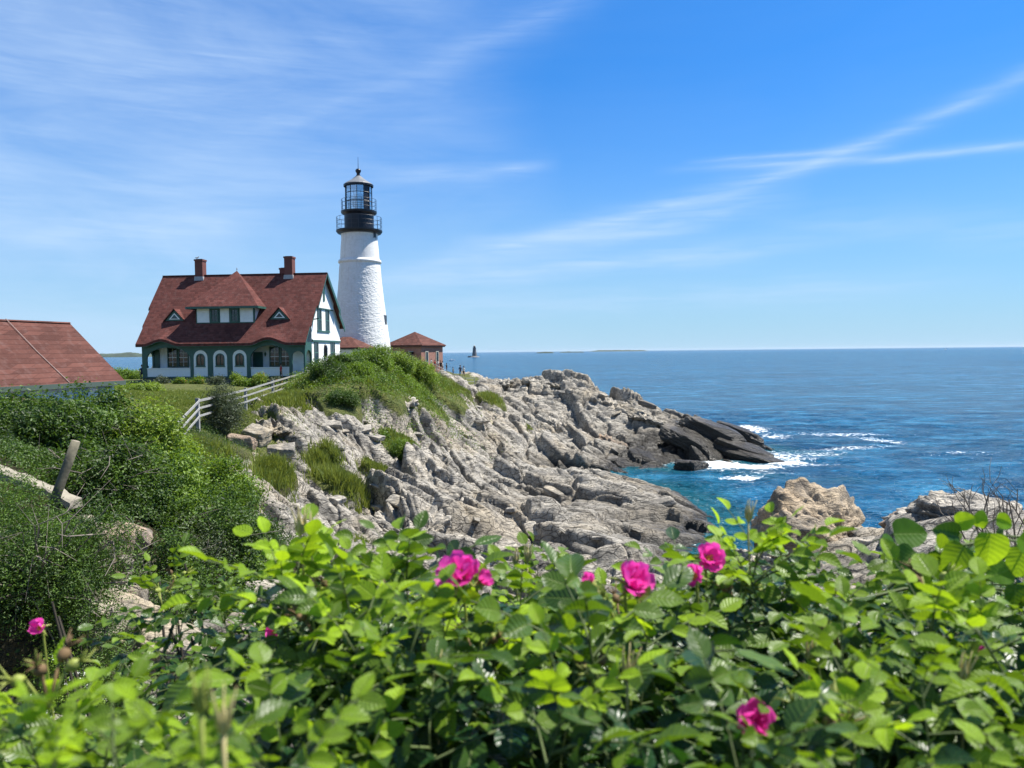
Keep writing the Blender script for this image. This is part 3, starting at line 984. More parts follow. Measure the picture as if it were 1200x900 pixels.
# ---- roof: front slope with two lifted eaves
nx, ny = 150, 44
V, Fq = [], []
def rake(z):
    return .62 if z > 7.62 else (.42 if z > 5.6 else .30)
Th = .17
for lay in (0, 1):
    for j in range(ny + 1):
        y = FY + (RY - FY) * j / ny
        z = roof_z(y)
        r = rake(z)
        for i in range(nx + 1):
            x = -r + (HW + 2 * r) * i / nx
            up = (y - FY) * math.hypot(1, SF)
            zz = z + eave_lift(x, up) - lay * Th * 1.5
            V.append((x, y, zz))
N1 = (nx + 1) * (ny + 1)
for j in range(ny):
    for i in range(nx):
        a = j * (nx + 1) + i
        Fq.append((a, a + 1, a + nx + 2, a + nx + 1))
        Fq.append((N1 + a, N1 + a + nx + 1, N1 + a + nx + 2, N1 + a + 1))
for j in range(ny):
    a = j * (nx + 1); b = a + nx
    Fq.append((a, a + nx + 1, N1 + a + nx + 1, N1 + a)); Fq.append((b, N1 + b, N1 + b + nx + 1, b + nx + 1))
for i in range(nx):
    Fq.append((i, N1 + i, N1 + i + 1, i + 1))
mb = MB(); mb.add(V, Fq)
def rear(z1, z0, r):
    y1, y0 = RY + (RZ - z1) / SB, RY + (RZ - z0) / SB
    mb.prism([(y1, z1), (y0, z0), (y0, z0 - .22), (y1, z1 - .22)], -r, HW + r, 'x')
rear(RZ, 7.6, .62); rear(7.6, BZ, .42)
roof = mb.build('roof', ROOF, HS)
MB().box(-.62, RY - .1, RZ - .02, HW + .62, RY + .1, RZ + .06).build('ridge_cap', ROOF, roof)
# green barge boards on the rakes, eave fascia
def barge(x, y0, y1, d=.30):
    w = MB()
    z0, z1 = roof_z(y0), roof_z(y1)
    w.prism([(y0, z0 - .03), (y1, z1 - .03), (y1, z1 - .03 - d), (y0, z0 - .03 - d)], x, x + .06, 'x')
    w.build('barge_board', GREEN, roof)
for s in (0, 1):
    for (ya, yb, r) in ((FY, 1.0, .30), (1.0, 2.5, .42), (2.5, RY, .62)):
        x = HW + r - .05 if s else -r - .01
        barge(x, ya, yb, .22)
    x = HW + .62 if s else -.68
    barge(x, RY, 9.66, .55)
    x = HW + .42 if s else -.48
    barge(x, 9.66, BY, .55)
w = MB()
xs = np.linspace(-.3, HW + .3, 120)
for a, b in zip(xs, xs[1:]):
    za, zb = EZ - .1 + eave_lift(a), EZ - .1 + eave_lift(b)
    w.prism([(a, za - .2), (b, zb - .2), (b, zb), (a, za)], FY + .01, FY + .09)
w.build('fascia', GREEN, roof)
w = MB()                                       # soffit
for a, b in zip(xs, xs[1:]):
    za, zb = EZ - .22 + eave_lift(a), EZ - .22 + eave_lift(b)
    w.add([(a, FY + .09, za), (b, FY + .09, zb), (b, .2, zb + .14), (a, .2, za + .14), (a, FY + .09, za - .04), (b, FY + .09, zb - .04), (b, .2, zb + .1), (a, .2, za + .1)],
          [(0, 1, 2, 3), (7, 6, 5, 4), (0, 4, 5, 1), (2, 6, 7, 3), (0, 3, 7, 4), (1, 5, 6, 2)])
w.build('soffit', GREEN, roof)
# ---- big hipped dormer
dm = MB()
dx0, dx1, dy = 5.3, 11.5, 1.1
dm.box(dx0, dy, roof_z(dy) - .1, dx1, dy + .12, 7.62)
for xa in (dx0, dx1 - .12):
    dm.prism([(dy + .12, roof_z(dy) - .1), (3.0, 7.62), (dy + .12, 7.62)], xa, xa + .12, 'x')
dorm = dm.build('dormer', GREEN, HS)
for xa, xb in ((5.42, 6.72), (7.88, 8.82), (9.98, 11.34)):
    MB().box(xa, dy - .04, 6.02, xb, dy - .002, 7.42).build('white_panel', CLAP, dorm)
MB().prism([(dy + .15, 6.2), (2.3, 7.42), (dy + .15, 7.42)], dx1, dx1 + .03, 'x').build('white_panel', CLAP, dorm)
for xa in (6.86, 8.98): window(xa, xa + .86, 6.02, 7.42, dy, mull=(2, 2), parent=dorm, fw=.13)
pk = (7.8, 5.35, RZ + .42)
e = [(4.55, .42, 7.62), (12.15, .42, 7.62), (12.15, 3.0, 7.62), (4.55, 3.0, 7.62)]
rb = (7.8, 6.2, RZ - .35)
vs = e + [pk, (12.15, 3.0, 7.45), (4.55, 3.0, 7.45), (4.55, .42, 7.45), (12.15, .42, 7.45), rb, (4.4, 6, 7.6), (11.6, 6, 7.6)]
dr = MB().add(vs, [(0, 1, 4), (1, 2, 4), (3, 0, 4), (2, 11, 9, 4), (10, 3, 4, 9), (0, 7, 8, 1), (1, 8, 5, 2), (3, 6, 7, 0), (7, 6, 5, 8)]).build('dormer_roof', ROOF, dorm)
w = MB(); w.box(4.53, .38, 7.38, 12.17, .44, 7.60); w.box(12.15, .44, 7.38, 12.2, 3.0, 7.6); w.box(4.5, .44, 7.38, 4.55, 3.0, 7.6)
w.build('fascia', GREEN, dorm)
MB().lathe([(.06, RZ + .38), (.03, RZ + .5), (.07, RZ + .58), (.02, RZ + .75)], 8, (7.8, 5.35), True).build('finial', LEAD, dorm)
# ---- two small triangular roof vents
for c in (2.85, 14.0):
    y = 1.35; zb = roof_z(y) + .02
    g = MB().prism([(c - 1.05, zb), (c + 1.05, zb), (c, zb + 1.12)], y, y + .08).build('gablet', GREEN, HS)
    MB().prism([(c - .60, zb + .14), (c + .60, zb + .14), (c, zb + .80)], y - .04, y - .002).build('frame', WHITE, g)
    MB().prism([(c - .38, zb + .22), (c + .38, zb + .22), (c, zb + .64)], y - .055, y - .042).build('pane', GLASS, g)
    r = MB()
    a, b_, t = (c - 1.18, y - .16, zb - .02), (c + 1.18, y - .16, zb - .02), (c, y - .16, zb + 1.26)
    yy = lambda z: FY + (z - EZ) / SF
    ra, rt = (c - 1.18, yy(zb) + .1, zb - .02), (c, yy(zb + 1.26) + .05, zb + 1.26)
    rb_ = (c + 1.18, yy(zb) + .1, zb - .02)
    low = lambda p, d=.09: (p[0], p[1], p[2] - d)
    r.add([a, t, rt, ra, low(a), low(t), low(rt), low(ra)], [(0, 1, 2, 3), (4, 7, 6, 5), (0, 4, 5, 1), (0, 3, 7, 4)])
    r.add([b_, t, rt, rb_, low(b_), low(t), low(rt), low(rb_)], [(3, 2, 1, 0), (5, 6, 7, 4), (1, 5, 4, 0), (4, 7, 3, 0)])
    r.build('roof', ROOF, g)
# ---- chimneys
for cx, cy, hw, top, base in ((3.66, 5.5, .43, 13.0, 10.6), (13.6, 5.5, .44, 13.1, 10.6), (12.2, 7.2, .3, 12.1, 9.4)):
    c = MB().box(cx - hw, cy - hw, base, cx + hw, cy + hw, top - .18).box(cx - hw - .06, cy - hw - .06, top - .18, cx + hw + .06, cy + hw + .06, top).build('chimney', CHIM, HS)
    if hw > .4:
        MB().prism([(cx - hw - .10, RZ - .60), (cx + hw + .10, RZ - .60), (cx + hw + .04, RZ - .16), (cx - hw - .04, RZ - .16)], cy - hw - .05, cy + hw + .05).build('flashing', LEAD, c)
    MB().box(cx - hw + .1, cy - hw + .1, top, cx + hw - .1, cy + hw - .1, top + .05).build('chimney_cap', BLACK, c)

# ---------------------------------------------------------------- lighthouse
TX, TY = at(423.5, 400, 100).x, 100.0
TB = EYE - 2.0
LH = empty('lighthouse', (TX, TY, TB), 0, 'tall white conical stone lighthouse with black lantern top behind the keepers house', 'lighthouse')
def zt(py):       # height over the tower's base of a picture row
    return at(423.5, py, 100).z - TB
PX = 100 / FPX
m, T = new_mat('whitewashed_rubble')
tc = T.n('ShaderNodeTexCoord').outputs['Object']
nz = T.noise(tc, 3, 5, .6)
c = T.mix(T.mapr(nz, .4, .75, 0, 1), (.72, .72, .70, 1), (.60, .60, .57, 1))
dr = T.noise(T.vscale(tc, (1.1, 1.1, .07)), 1.6, 5, .65)
c = T.mix(T.mapr(dr, .58, .72, 0, .45), c, (.45, .43, .37, 1))
rs = T.noise(T.vscale(tc, (2.2, 2.2, .12)), 1.3, 4, .6)
tz_ = T.n('ShaderNodeSeparateXYZ', ins={0: tc}).outputs[2]
c = T.mix(T.m('MULTIPLY', T.mapr(rs, .60, .70, 0, .6), T.mapr(tz_, 9.0, 16.0, 0, 1)), c, (.36, .22, .12, 1))
p = principled(T, Base_Color=c, Roughness=.7)
T.set(p, 'Normal', T.bump(T.noise(tc, 9, 4, .65), .4, .04))
T.set(T.out, 0, p)
TOWERM = m
# rubble shaft, real relief
prof = [(-.5, 34.6), (zt(408), 33.4), (zt(400), 32.6), (zt(380), 30.0), (zt(350), 26.6), (zt(330), 24.6), (zt(309), 23.2)]
nn, mm = 300, 300
zz = np.linspace(prof[0][0], prof[-1][0], mm)
rad = np.interp(zz, [q[0] for q in prof], [q[1] * PX for q in prof])
ang = np.linspace(0, 2 * np.pi, nn, endpoint=False)
A, ZZ = np.meshgrid(ang, zz)
RRd = np.repeat(rad[:, None], nn, 1)
per = 22.0 / (2 * np.pi)
wxx = A * per * 2.6 + (fbm(A * per * 2, ZZ * 2, 5, 2) - .5) * .9; wyy = ZZ * 4.2 + (fbm(A * per * 2, ZZ * 2, 9, 2) - .5) * .9
d1, d2, r1, r2, r3, ou, ov = cells(wxx, wyy, 500)
rel = .32 * (np.clip((d2 - d1) * 2.6, 0, 1) ** .6 * .075 + (r1 - .5) * .075 + ov * (r2 - .35) * .13 + ou * (r3 - .5) * .10)
RRd = RRd + rel * np.clip((prof[-1][0] - ZZ) / .8, 0, 1)
V = np.c_[(RRd * np.cos(A)).ravel(), (RRd * np.sin(A)).ravel(), ZZ.ravel()]
ii, jj = np.meshgrid(np.arange(mm - 1), np.arange(nn), indexing='ij')
a = (ii * nn + jj).ravel(); b_ = (ii * nn + (jj + 1) % nn).ravel()
link('tower_shaft', np_mesh('tower_shaft', V, np.c_[a, b_, b_ + nn, a + nn]), TOWERM, LH)
z_ring, z_gal = zt(309), zt(272)
MB().lathe([(23.2 * PX, z_ring - .02), (24.6 * PX, z_ring + .05), (24.9 * PX, z_ring + .22), (24.2 * PX, z_ring + .42), (22.6 * PX, z_ring + .50)], 96).build('belt_course', TOWERM, LH, True)
MB().lathe([(22.6 * PX, z_ring + .4), (21.6 * PX, zt(290)), (20.7 * PX, zt(280)), (21.0 * PX, zt(275)), (22.2 * PX, zt(272.5)), (22.3 * PX, z_gal)], 96).build('upper_shaft', TOWERM, LH, True)
# windows of the shaft
for az_, py, w_, h_ in ((-8, 375.5, .28, 1.15), (-24, 277, .22, .55)):
    zc_ = zt(py)
    r_ = np.interp(zc_, [q[0] for q in prof] + [zt(290), zt(280)], [q[1] * PX for q in prof] + [21.6 * PX, 20.7 * PX])
    a_ = R(az_)
    d_ = Vector((math.cos(a_), math.sin(a_), 0)); s_ = Vector((-math.sin(a_), math.cos(a_), 0))
    f = MB(); g = MB()
    c0 = d_ * (r_ - .05); 
    for (u0, u1, v0, v1, mbx, t_) in ((-w_ - .1, w_ + .1, -h_ / 2 - .1, h_ / 2 + .1, f, .12), (-w_, w_, -h_ / 2, h_ / 2, g, .15)):
        vs = []
        for dd in (-.1, t_):
            for (u, v) in ((u0, v0), (u1, v0), (u1, v1), (u0, v1)):
                vs.append(c0 + d_ * dd + s_ * u + Vector((0, 0, zc_ + v)))
        mbx.add(vs, [(0, 1, 2, 3), (7, 6, 5, 4), (0, 4, 5, 1), (1, 5, 6, 2), (2, 6, 7, 3), (3, 7, 4, 0)])
    fo_ = f.build('window', LEAD, LH); g.build('pane', BLACK, fo_)
# galleries, drum, lantern
MB().lathe([(20.5 * PX, z_gal - .32), (24.8 * PX, z_gal - .22), (26.4 * PX, z_gal), (26.5 * PX, z_gal + .18), (16 * PX, z_gal + .20)], 72).build('lower_gallery', BLACK, LH, False)
zd = zt(248.5)
MB().lathe([(16.9 * PX, z_gal + .19), (16.9 * PX, zd - .35)], 72).build('watch_room', BLACK, LH, True)
MB().lathe([(16.9 * PX, zd - .45), (20.3 * PX, zd - .2), (20.6 * PX, zd + .05), (14.5 * PX, zd + .07)], 72).build('upper_gallery', BLACK, LH)
def railing(rad, z0, z1, n, name, nr=2):
    w = MB()
    for k in range(n):
        a = 2 * math.pi * (k + .5) / n
        w.tube([(rad * math.cos(a), rad * math.sin(a), z0), (rad * math.cos(a), rad * math.sin(a), z1)], .024, 5)
    for j in range(nr):
        z = z1 - (z1 - z0) * j / nr
        pts = [(rad * math.cos(2 * math.pi * k / 48), rad * math.sin(2 * math.pi * k / 48), z) for k in range(49)]
        w.tube(pts, .022, 5, False)
    w.build(name, BLACK, LH)
railing(25.8 * PX, z_gal + .18, zt(255.5), 20, 'lower_railing', 3)
railing(19.9 * PX, zd + .05, zt(234.5), 18, 'upper_railing', 3)
zl0, zl1 = zd + .06, zt(217)
NL = 12
rl = 15.2 * PX
w = MB()
for k in range(NL):
    a = 2 * math.pi * (k + .12) / NL
    w.bar((rl * math.cos(a), rl * math.sin(a), zl0), (rl * math.cos(a), rl * math.sin(a), zl1), .07, .1)
for t in (0.02, .36, .68, .985):
    z = zl0 + (zl1 - zl0) * t
    pts = [(rl * math.cos(2 * math.pi * (k + .12) / NL), rl * math.sin(2 * math.pi * (k + .12) / NL), z) for k in range(NL + 1)]
    w.tube(pts, .045, 5, False)
lan = w.build('lantern_frame', BLACK, LH)
m, T = new_mat('lantern_glass')
gl = T.n('ShaderNodeBsdfGlossy', ins={'Color': (.9, .95, 1, 1), 'Roughness': .05})
tr = T.n('ShaderNodeBsdfTransparent', ins={'Color': (.80, .88, .9, 1)})
mx = T.n('ShaderNodeMixShader', ins={0: .5, 1: tr, 2: gl})
T.set(T.out, 0, mx)
LGL = m
for k in range(NL):
    a, b = 2 * math.pi * (k + .12) / NL, 2 * math.pi * (k + 1.12) / NL
    rr_ = rl - .02
    (MB().add([(rr_ * math.cos(a), rr_ * math.sin(a), zl0), (rr_ * math.cos(b), rr_ * math.sin(b), zl0), (rr_ * math.cos(b), rr_ * math.sin(b), zl1), (rr_ * math.cos(a), rr_ * math.sin(a), zl1)], [(0, 1, 2, 3)])
     .build('pane' if k != 10 else 'blind_panel', LGL if k != 10 else BLACK, lan))
LENS = simple('pale_lens', (.72, .76, .74), .2, .1, 4)
pr = []
for i in range(15):
    t = i / 14
    pr.append(((.55 + .45 * math.sin(math.pi * t)) * (1.03 if i % 2 else .93), zl0 + .35 + t * 1.9))
MB().lathe(pr, 24, (0, 0), True).build('lens', LENS, LH)
m_roof = simple('grey_lantern_roof', (.17, .18, .19), .45, .15, 2)
zr = zt(217)
MB().lathe([(17.0 * PX, zr - .22), (17.1 * PX, zr + .02)], 36).build('roof_rim', BLACK, LH)
MB().lathe([(17.1 * PX, zr + .0), (15.5 * PX, zr + .18), (8.5 * PX, zt(211)), (3.0 * PX, zt(206.5))], 24).build('lantern_roof', m_roof, LH)
MB().lathe([(3.0 * PX, zt(207)), (1.9 * PX, zt(204.5)), (2.0 * PX, zt(203)), (3.2 * PX, zt(201)), (3.3 * PX, zt(199.5)), (2.0 * PX, zt(198)), (.4 * PX, zt(197.4))], 20).build('vent_ball', BLACK, LH, True)
MB().tube([(0, 0, zt(198)), (0, 0, zt(184))], [.04, .02], 5).build('lightning_rod', BLACK, LH)

# ---------------------------------------------------------------- generic hip roofed building
def hip(parent, w, d, h, rz, ov, roofm, ridge=None, name='roof', th=.14):
    ridge = max(.02, (w - d) / 2) if ridge is None else ridge
    z0 = h
    e = [(-w / 2 - ov, -d / 2 - ov, z0), (w / 2 + ov, -d / 2 - ov, z0), (w / 2 + ov, d / 2 + ov, z0), (-w / 2 - ov, d / 2 + ov, z0)]
    t = [(-ridge, 0, z0 + rz), (ridge, 0, z0 + rz)]
    lo = [(x, y, z - th) for x, y, z in e]
    return MB().add(e + t + lo, [(0, 1, 5, 4), (1, 2, 5), (2, 3, 4, 5), (3, 0, 4), (0, 6, 7, 1), (1, 7, 8, 2), (2, 8, 9, 3), (3, 9, 6, 0), (6, 9, 8, 7)]).build(name, roofm, parent)

# brick fog signal building
b0 = at(492, 432, 121)
BB = empty('signal_building', (b0.x - .9, 122.5, b0.z - .2), R(-25), 'small red brick building with hipped red roof beyond the green hill, right of the lighthouse', 'building')
bw, bd, bh = 6.4, 6.6, 3.95
MB().box(-bw / 2, -bd / 2, -.8, bw / 2, bd / 2, bh).build('wall', BRICK, BB)
hip(BB, bw, bd, bh, 2.15, .42, ROOF2, .05)
MB().box(-bw / 2 - .3, -bd / 2 - .3, bh - .32, bw / 2 + .3, bd / 2 + .3, bh - .141).build('cornice', simple('brown_trim', (.10, .05, .04), .7), BB)
BEIGE = simple('beige_paint', (.42, .40, .33), .6, .1, 3)
for (x, face) in ((-1.5, 's'), (1.3, 's')):
    z0, z1 = 1.0, 3.0
    f = MB().box(x - .45, -bd / 2 - .07, z0, x + .45, -bd / 2, z1).build('window', BEIGE, BB)
    MB().box(x - .33, -bd / 2 - .09, z0 + .12, x + .33, -bd / 2 - .072, z1 - .12).build('pane', BEIGE if x < 0 else GLASS, f)
    if x > 0:
        MB().box(x - .55, -bd / 2 - .6, z1 - .5, x + .55, -bd / 2 - .1, z1 - .1).build('fog_horn', BLACK, BB)
for y in (-1.7, 1.5):
    f = MB().box(bw / 2, y - .45, 1.0, bw / 2 + .07, y + .45, 3.0).build('window', BEIGE, BB)
    MB().box(bw / 2 + .072, y - .3, 1.15, bw / 2 + .09, y + .3, 2.85).build('pane', GLASS, f)
# small building between house and tower
b1 = at(415, 420, 94)
OB = empty('oil_house', (b1.x - 1.2, 95.5, b1.z - .8), R(-12), 'low outbuilding with red hipped roof tucked between the keepers house and the lighthouse', 'building')
MB().box(-2.6, -2.4, -.8, 2.6, 2.4, 2.15).build('wall', CLAP, OB)
hip(OB, 5.2, 4.8, 2.15, 1.35, .3, ROOF2, .5)
MB().box(-2.62 - .25, -2.42 - .25, 1.9, 2.62 + .25, 2.42 + .25, 2.009).build('cornice', GREEN, OB)

# ---------------------------------------------------------------- garage roof at the left edge
r1 = at(82, 379, 42.0)
dirv = Vector((.237, .971, 0)).normalized()
perp = Vector((.971, -.237, 0))
GR = empty('garage', (r1.x, r1.y, 0), math.atan2(-.237, .971), 'long low garage with faded red roof at the left edge of the photo', 'building')
L_, RUN = 17.0, 3.45
zr_, ze = r1.z, at(145, 446, 41.2).z
sl_ = (zr_ - ze) / RUN
# local frame: x across (perp), y along ridge (dirv); ridge end at origin
w = MB()
w.prism([(0, zr_), (RUN, ze), (RUN, ze - .16), (0, zr_ - .2)], -L_, 0, 'y')
w.prism([(0, zr_), (0, zr_ - .2), (-RUN, ze - .16), (-RUN, ze)], -L_, 0, 'y')
grf = w.build('roof', ROOF2, GR)
w = MB(); w.prism([(-.1, zr_ + .0), (.1, zr_ + .0), (.0, zr_ + .07)], -L_, 0, 'y'); w.build('ridge_cap', ROOF2, grf)
yk = -4.0
MB().tube([(.0, yk - .0, zr_ + .10), (RUN * .5, yk + .06, (zr_ + ze) / 2 + .06), (RUN, yk + .25, ze + .05)], .022, 6).build('roof_cable', simple('pale_cable', (.30, .22, .19), .6), grf)
MB().prism([(RUN + .0, ze - .22), (RUN + .06, ze - .22), (RUN + .06, ze + .01), (RUN + .0, ze + .01)], -L_, .0, 'y').build('fascia', simple('faded_green_trim', (.07, .10, .08), .6), GR)
w = MB()
w.prism([(-3.0, 8.5), (3.0, 8.5), (3.0, ze + .05), (0, zr_ - .3), (-3.0, ze + .05)], -.5, -.3, 'y')
w.box(2.8, -L_ + .3, 8.5, 3.0, -.5, ze + .1)
w.build('wall', CLAP, GR)
GBL = simple('blue_grey_door', (.30, .40, .44), .6, .1, 3)
for y_ in (-2.6, -.95):
    MB().box(3.0, y_ - .45, 9.2, 3.05, y_ + .45, 11.35).build('door', GBL, GR)
# ---------------------------------------------------------------- foliage
def leaf_mat(name, dark, light, trans=.35, rough=.5, spec=.35):
    m, T = new_mat(name)
    a = T.n('ShaderNodeAttribute', attribute_name='tint').outputs['Fac']
    c = T.mix(a, (*dark, 1), (*light, 1))
    p = principled(T, Base_Color=c, Roughness=rough)
    T.set(p, 'Specular IOR Level', spec)
    t = T.n('ShaderNodeBsdfTranslucent', ins={'Color': T.mix(.55, c, (*[min(1, x * k) for x, k in zip(light, (1.5, 1.45, .8))], 1))})
    T.set(T.out, 0, T.n('ShaderNodeMixShader', ins={0: trans, 1: p, 2: t}))
    return m
M_DARK = leaf_mat('dark_shrub_leaves', (.012, .035, .007), (.09, .165, .02))
M_MID = leaf_mat('green_shrub_leaves', (.028, .075, .010), (.19, .30, .026))
M_LIME = leaf_mat('lime_shrub_leaves', (.07, .13, .016), (.24, .34, .035))
M_OLIVE = leaf_mat('grey_green_leaves', (.035, .055, .028), (.10, .13, .065), .25)
M_JUN = leaf_mat('juniper_sprays', (.014, .042, .008), (.11, .20, .022), .25)
M_GRASS = leaf_mat('grass_blades', (.07, .12, .018), (.22, .26, .05), .35)
M_YEL = leaf_mat('garden_flowers', (.30, .14, .04), (.55, .33, .10), .2)
M_WFL = leaf_mat('white_blossom', (.55, .56, .50), (.75, .75, .70), .2)
TWIG = simple('grey_twigs', (.17, .145, .12), .85, .3, 6)
BARK = simple('brown_bark', (.085, .065, .045), .9, .3, 6)

def unit(v):
    return v / np.maximum(1e-9, np.linalg.norm(v, axis=-1, keepdims=True))

def leaf_quads(P_, N_, size, aspect=1.8, g=rng, jitter=.35, fold=.15):
    """one folded leaf (two triangles) at each point"""
    n = len(P_)
    up = unit(g.normal(size=(n, 3)))
    d = unit(np.cross(N_, up))
    s = np.cross(N_, d)
    L = size * (1 + jitter * g.uniform(-1, 1, (n, 1)))
    Wd = L / aspect
    p0 = P_
    p1 = P_ + d * L * .5 + s * Wd * .5 + N_ * L * fold
    p2 = P_ + d * L
    p3 = P_ + d * L * .5 - s * Wd * .5 + N_ * L * fold
    V = np.stack([p0, p1, p2, p3], 1).reshape(-1, 3)
    i = np.arange(n)[:, None] * 4
    F = np.concatenate([i + np.array([[0, 1, 2]]), i + np.array([[0, 2, 3]])], 1).reshape(-1, 3)
    return V, F

def shrub_cloud(rx, ry, rz, n, size, seed, lobes=14, twig=9, flat=0.0, ragged=.18, aspect=1.8):
    """leaves in clumps near the skin of overlapping lobes; returns verts, faces, tint"""
    g = np.random.default_rng(seed)
    c = unit(g.normal(size=(lobes, 3))) * g.uniform(.35, .78, (lobes, 1))
    c[:, 2] = np.abs(c[:, 2]) * (1 - flat) + .15
    r = g.uniform(.17, .34, lobes)
    lt = g.uniform(-.38, .38, lobes)
    nt = n // twig
    k = g.integers(0, lobes, nt)
    dv = unit(g.normal(size=(nt, 3)) + np.array([0, 0, .35]))
    rad = r[k][:, None] * np.clip(g.normal(.92, .14, (nt, 1)), .25, 1.35)
    T_ = c[k] + dv * rad
    ok_ = T_[:, 2] > -.05
    T_ = T_[ok_]; kk = lt[k][ok_]
    nt = len(T_)
    dv = unit(T_ - np.array([0, 0, .1]))
    out = np.clip(np.linalg.norm(T_, axis=1), 0, 1.2)
    S = np.array([rx, ry, rz])
    Pt = T_ * S
    Pl = (Pt[:, None] + g.normal(size=(nt, twig, 3)) * size * 1.2).reshape(-1, 3)
    tn = dv * .5 + np.array([0, 0, .4]) + g.normal(size=(nt, 3)) * .55
    Nl = unit(np.repeat(tn, twig, 0) + g.normal(size=(nt * twig, 3)) * .32)
    V, F = leaf_quads(Pl, Nl, size, aspect, g)
    tw = g.uniform(0, 1, nt) * .55
    t = np.repeat(tw + kk, twig) + g.uniform(0, .45, nt * twig)
    return V, F, np.repeat(np.clip(t, 0, 1), 4), Pt

def shrub_object(kind, label, loc, rx, ry, rz, n, size, mat, seed, group=None, cat='shrub', lobes=26, stems=10, dead=0, flat=0.0, aspect=1.8, flowers=0, fcol=None, sink=.15):
    root = empty(kind, loc, 0, label, cat, group)
    V, F, t, tw = shrub_cloud(rx, ry, rz, n, size, seed, lobes, flat=flat, aspect=aspect)
    V[:, 2] -= sink
    link('foliage', np_mesh('foliage', V, F, {'tint': ('FLOAT', 'POINT', t)}), mat, root)
    g = np.random.default_rng(seed + 1)
    w = MB()
    for i in range(stems):
        p = tw[g.integers(0, len(tw))] * .9
        mid = np.array([p[0] * .35, p[1] * .35, p[2] * .55]) + g.normal(size=3) * .06 * rx
        base = np.array([p[0] * .08, p[1] * .08, -.4])
        w.tube([base, mid, p], [.03 * rx ** .5, .018 * rx ** .5, .006], 5)
    if stems: w.build('stem', BARK, root)
    if dead:
        w = MB()
        for i in range(dead):
            a = g.uniform(0, 6.28); r0 = g.uniform(.2, .9)
            p = np.array([math.cos(a) * rx * r0, math.sin(a) * ry * r0, rz * g.uniform(.1, .85)])
            q = p + np.array([g.normal() * .35, -abs(g.normal()) * .25, g.normal() * .2]) * rx * .7
            m_ = (p + q) / 2 + g.normal(size=3) * .05 * rx
            w.tube([np.array([0, 0, rz * .25]), p, m_, q], [.012, .010, .007, .003], 4, False)
            for t_ in (0, 1):
                b = m_ if t_ == 0 else p
                w.tube([b, b + g.normal(size=3) * .16 * rx], [.005, .002], 3, False)
        w.build('dead_twigs', TWIG, root)
    if flowers:
        g2 = tw[g.integers(0, len(tw), flowers)] * 1.04
        Vf, Ff = leaf_quads(np.repeat(g2, 5, 0) + g.normal(size=(flowers * 5, 3)) * size * .3, unit(g.normal(size=(flowers * 5, 3)) + np.array([0, -.3, 1])), size * .9, 1.2, g)
        Vf[:, 2] -= sink
        link('blossom', np_mesh('blossom', Vf, Ff, {'tint': ('FLOAT', 'POINT', g.uniform(0, 1, len(Vf)))}), fcol, root)
    return root

def base_at(px, py, Y, drop=0.0):
    """foot of a plant standing on the ground below the given sight line"""
    p = at(px, py, Y)
    z = min(ground_z(p.x, p.y), p.z + .4)
    return Vector((p.x, p.y, z - drop))

# px, py of the crown centre, distance, rx, ry, crown top row, leaves, leaf size, material
def SH(kind, label, px, Y, top, rx, ry, n, size, mat, seed, **kw):
    hi = at(px, top, Y)
    gz = ground_z(hi.x, hi.y)
    low = kw.pop('low', None)
    if low is not None:
        gz = max(gz, at(px, low, Y).z) if kw.pop('float_', False) else min(gz, at(px, low, Y).z)
    rz = max(.3, (hi.z - gz)) / 1.12
    return shrub_object(kind, label, (hi.x, hi.y, gz), rx, ry, rz, n, size, mat, seed, **kw)
G1 = 'shrubs filling the hollow below the house'
SH('leafy_shrub', 'broad dark green shrub under the near end of the red garage roof at far left', 22, 24, 450, 3.4, 2.4, 20000, .12, M_DARK, 11, group=G1, lobes=40)
SH('leafy_shrub', 'dark green shrub just below the lower corner of the red garage roof', 98, 26, 449, 2.5, 2.2, 15000, .115, M_DARK, 12, group=G1, lobes=36, dead=25)
SH('leafy_shrub', 'tall yellow-green shrub catching the sun between the garage and the white rail fence', 172, 26, 447, 1.65, 1.7, 13000, .115, M_LIME, 13, group=G1, lobes=40)
SH('leafy_shrub', 'bright green shrub spreading below the tall yellow-green shrub', 190, 22, 520, 1.9, 1.7, 12000, .105, M_MID, 14, group=G1, lobes=32)
SH('thorny_shrub', 'shadowy shrub with tangled grey dead twigs behind the leaning post', 118, 19, 500, 2.0, 1.6, 11000, .09, M_DARK, 15, group=G1, lobes=28, dead=45)
SH('leafy_shrub', 'wide dark green shrub in the hollow left of the pale ledges', 250, 20, 556, 2.0, 1.8, 19000, .09, M_DARK, 16, group=G1, lobes=40, dead=10)
SH('leafy_shrub', 'mid green shrub crowding the foot of the white rail fence', 262, 30, 535, 1.9, 1.6, 11000, .11, M_MID, 17, group=G1, lobes=30)
SH('grey_shrub', 'greyish twiggy shrub in the middle of the hollow under the bright shrubs', 225, 18.5, 590, 1.0, 1.0, 7000, .08, M_OLIVE, 30, group=G1, lobes=24, dead=18, aspect=2.8)
SH('leafy_shrub', 'rounded dark shrub just above the rose stems at lower left centre', 262, 16, 640, 1.5, 1.3, 12000, .075, M_DARK, 18, group=G1, lobes=32, dead=14)
SH('leafy_shrub', 'small dark shrub in the gap right of the two tan boulders', 200, 17, 600, 1.1, 1.1, 8000, .078, M_DARK, 19, group=G1, lobes=26)
SH('leafy_shrub', 'sunlit green shrub with lime tips right beside the lowest fence post', 200, 33, 500, 1.5, 1.3, 8000, .12, M_LIME, 20, group=G1, lobes=26)
SH('grey_shrub', 'feathery grey-green shrub growing through the white rail fence on the lawn edge', 258, 46, 440, 1.55, 1.4, 12000, .14, M_OLIVE, 21, lobes=26, aspect=3.2)
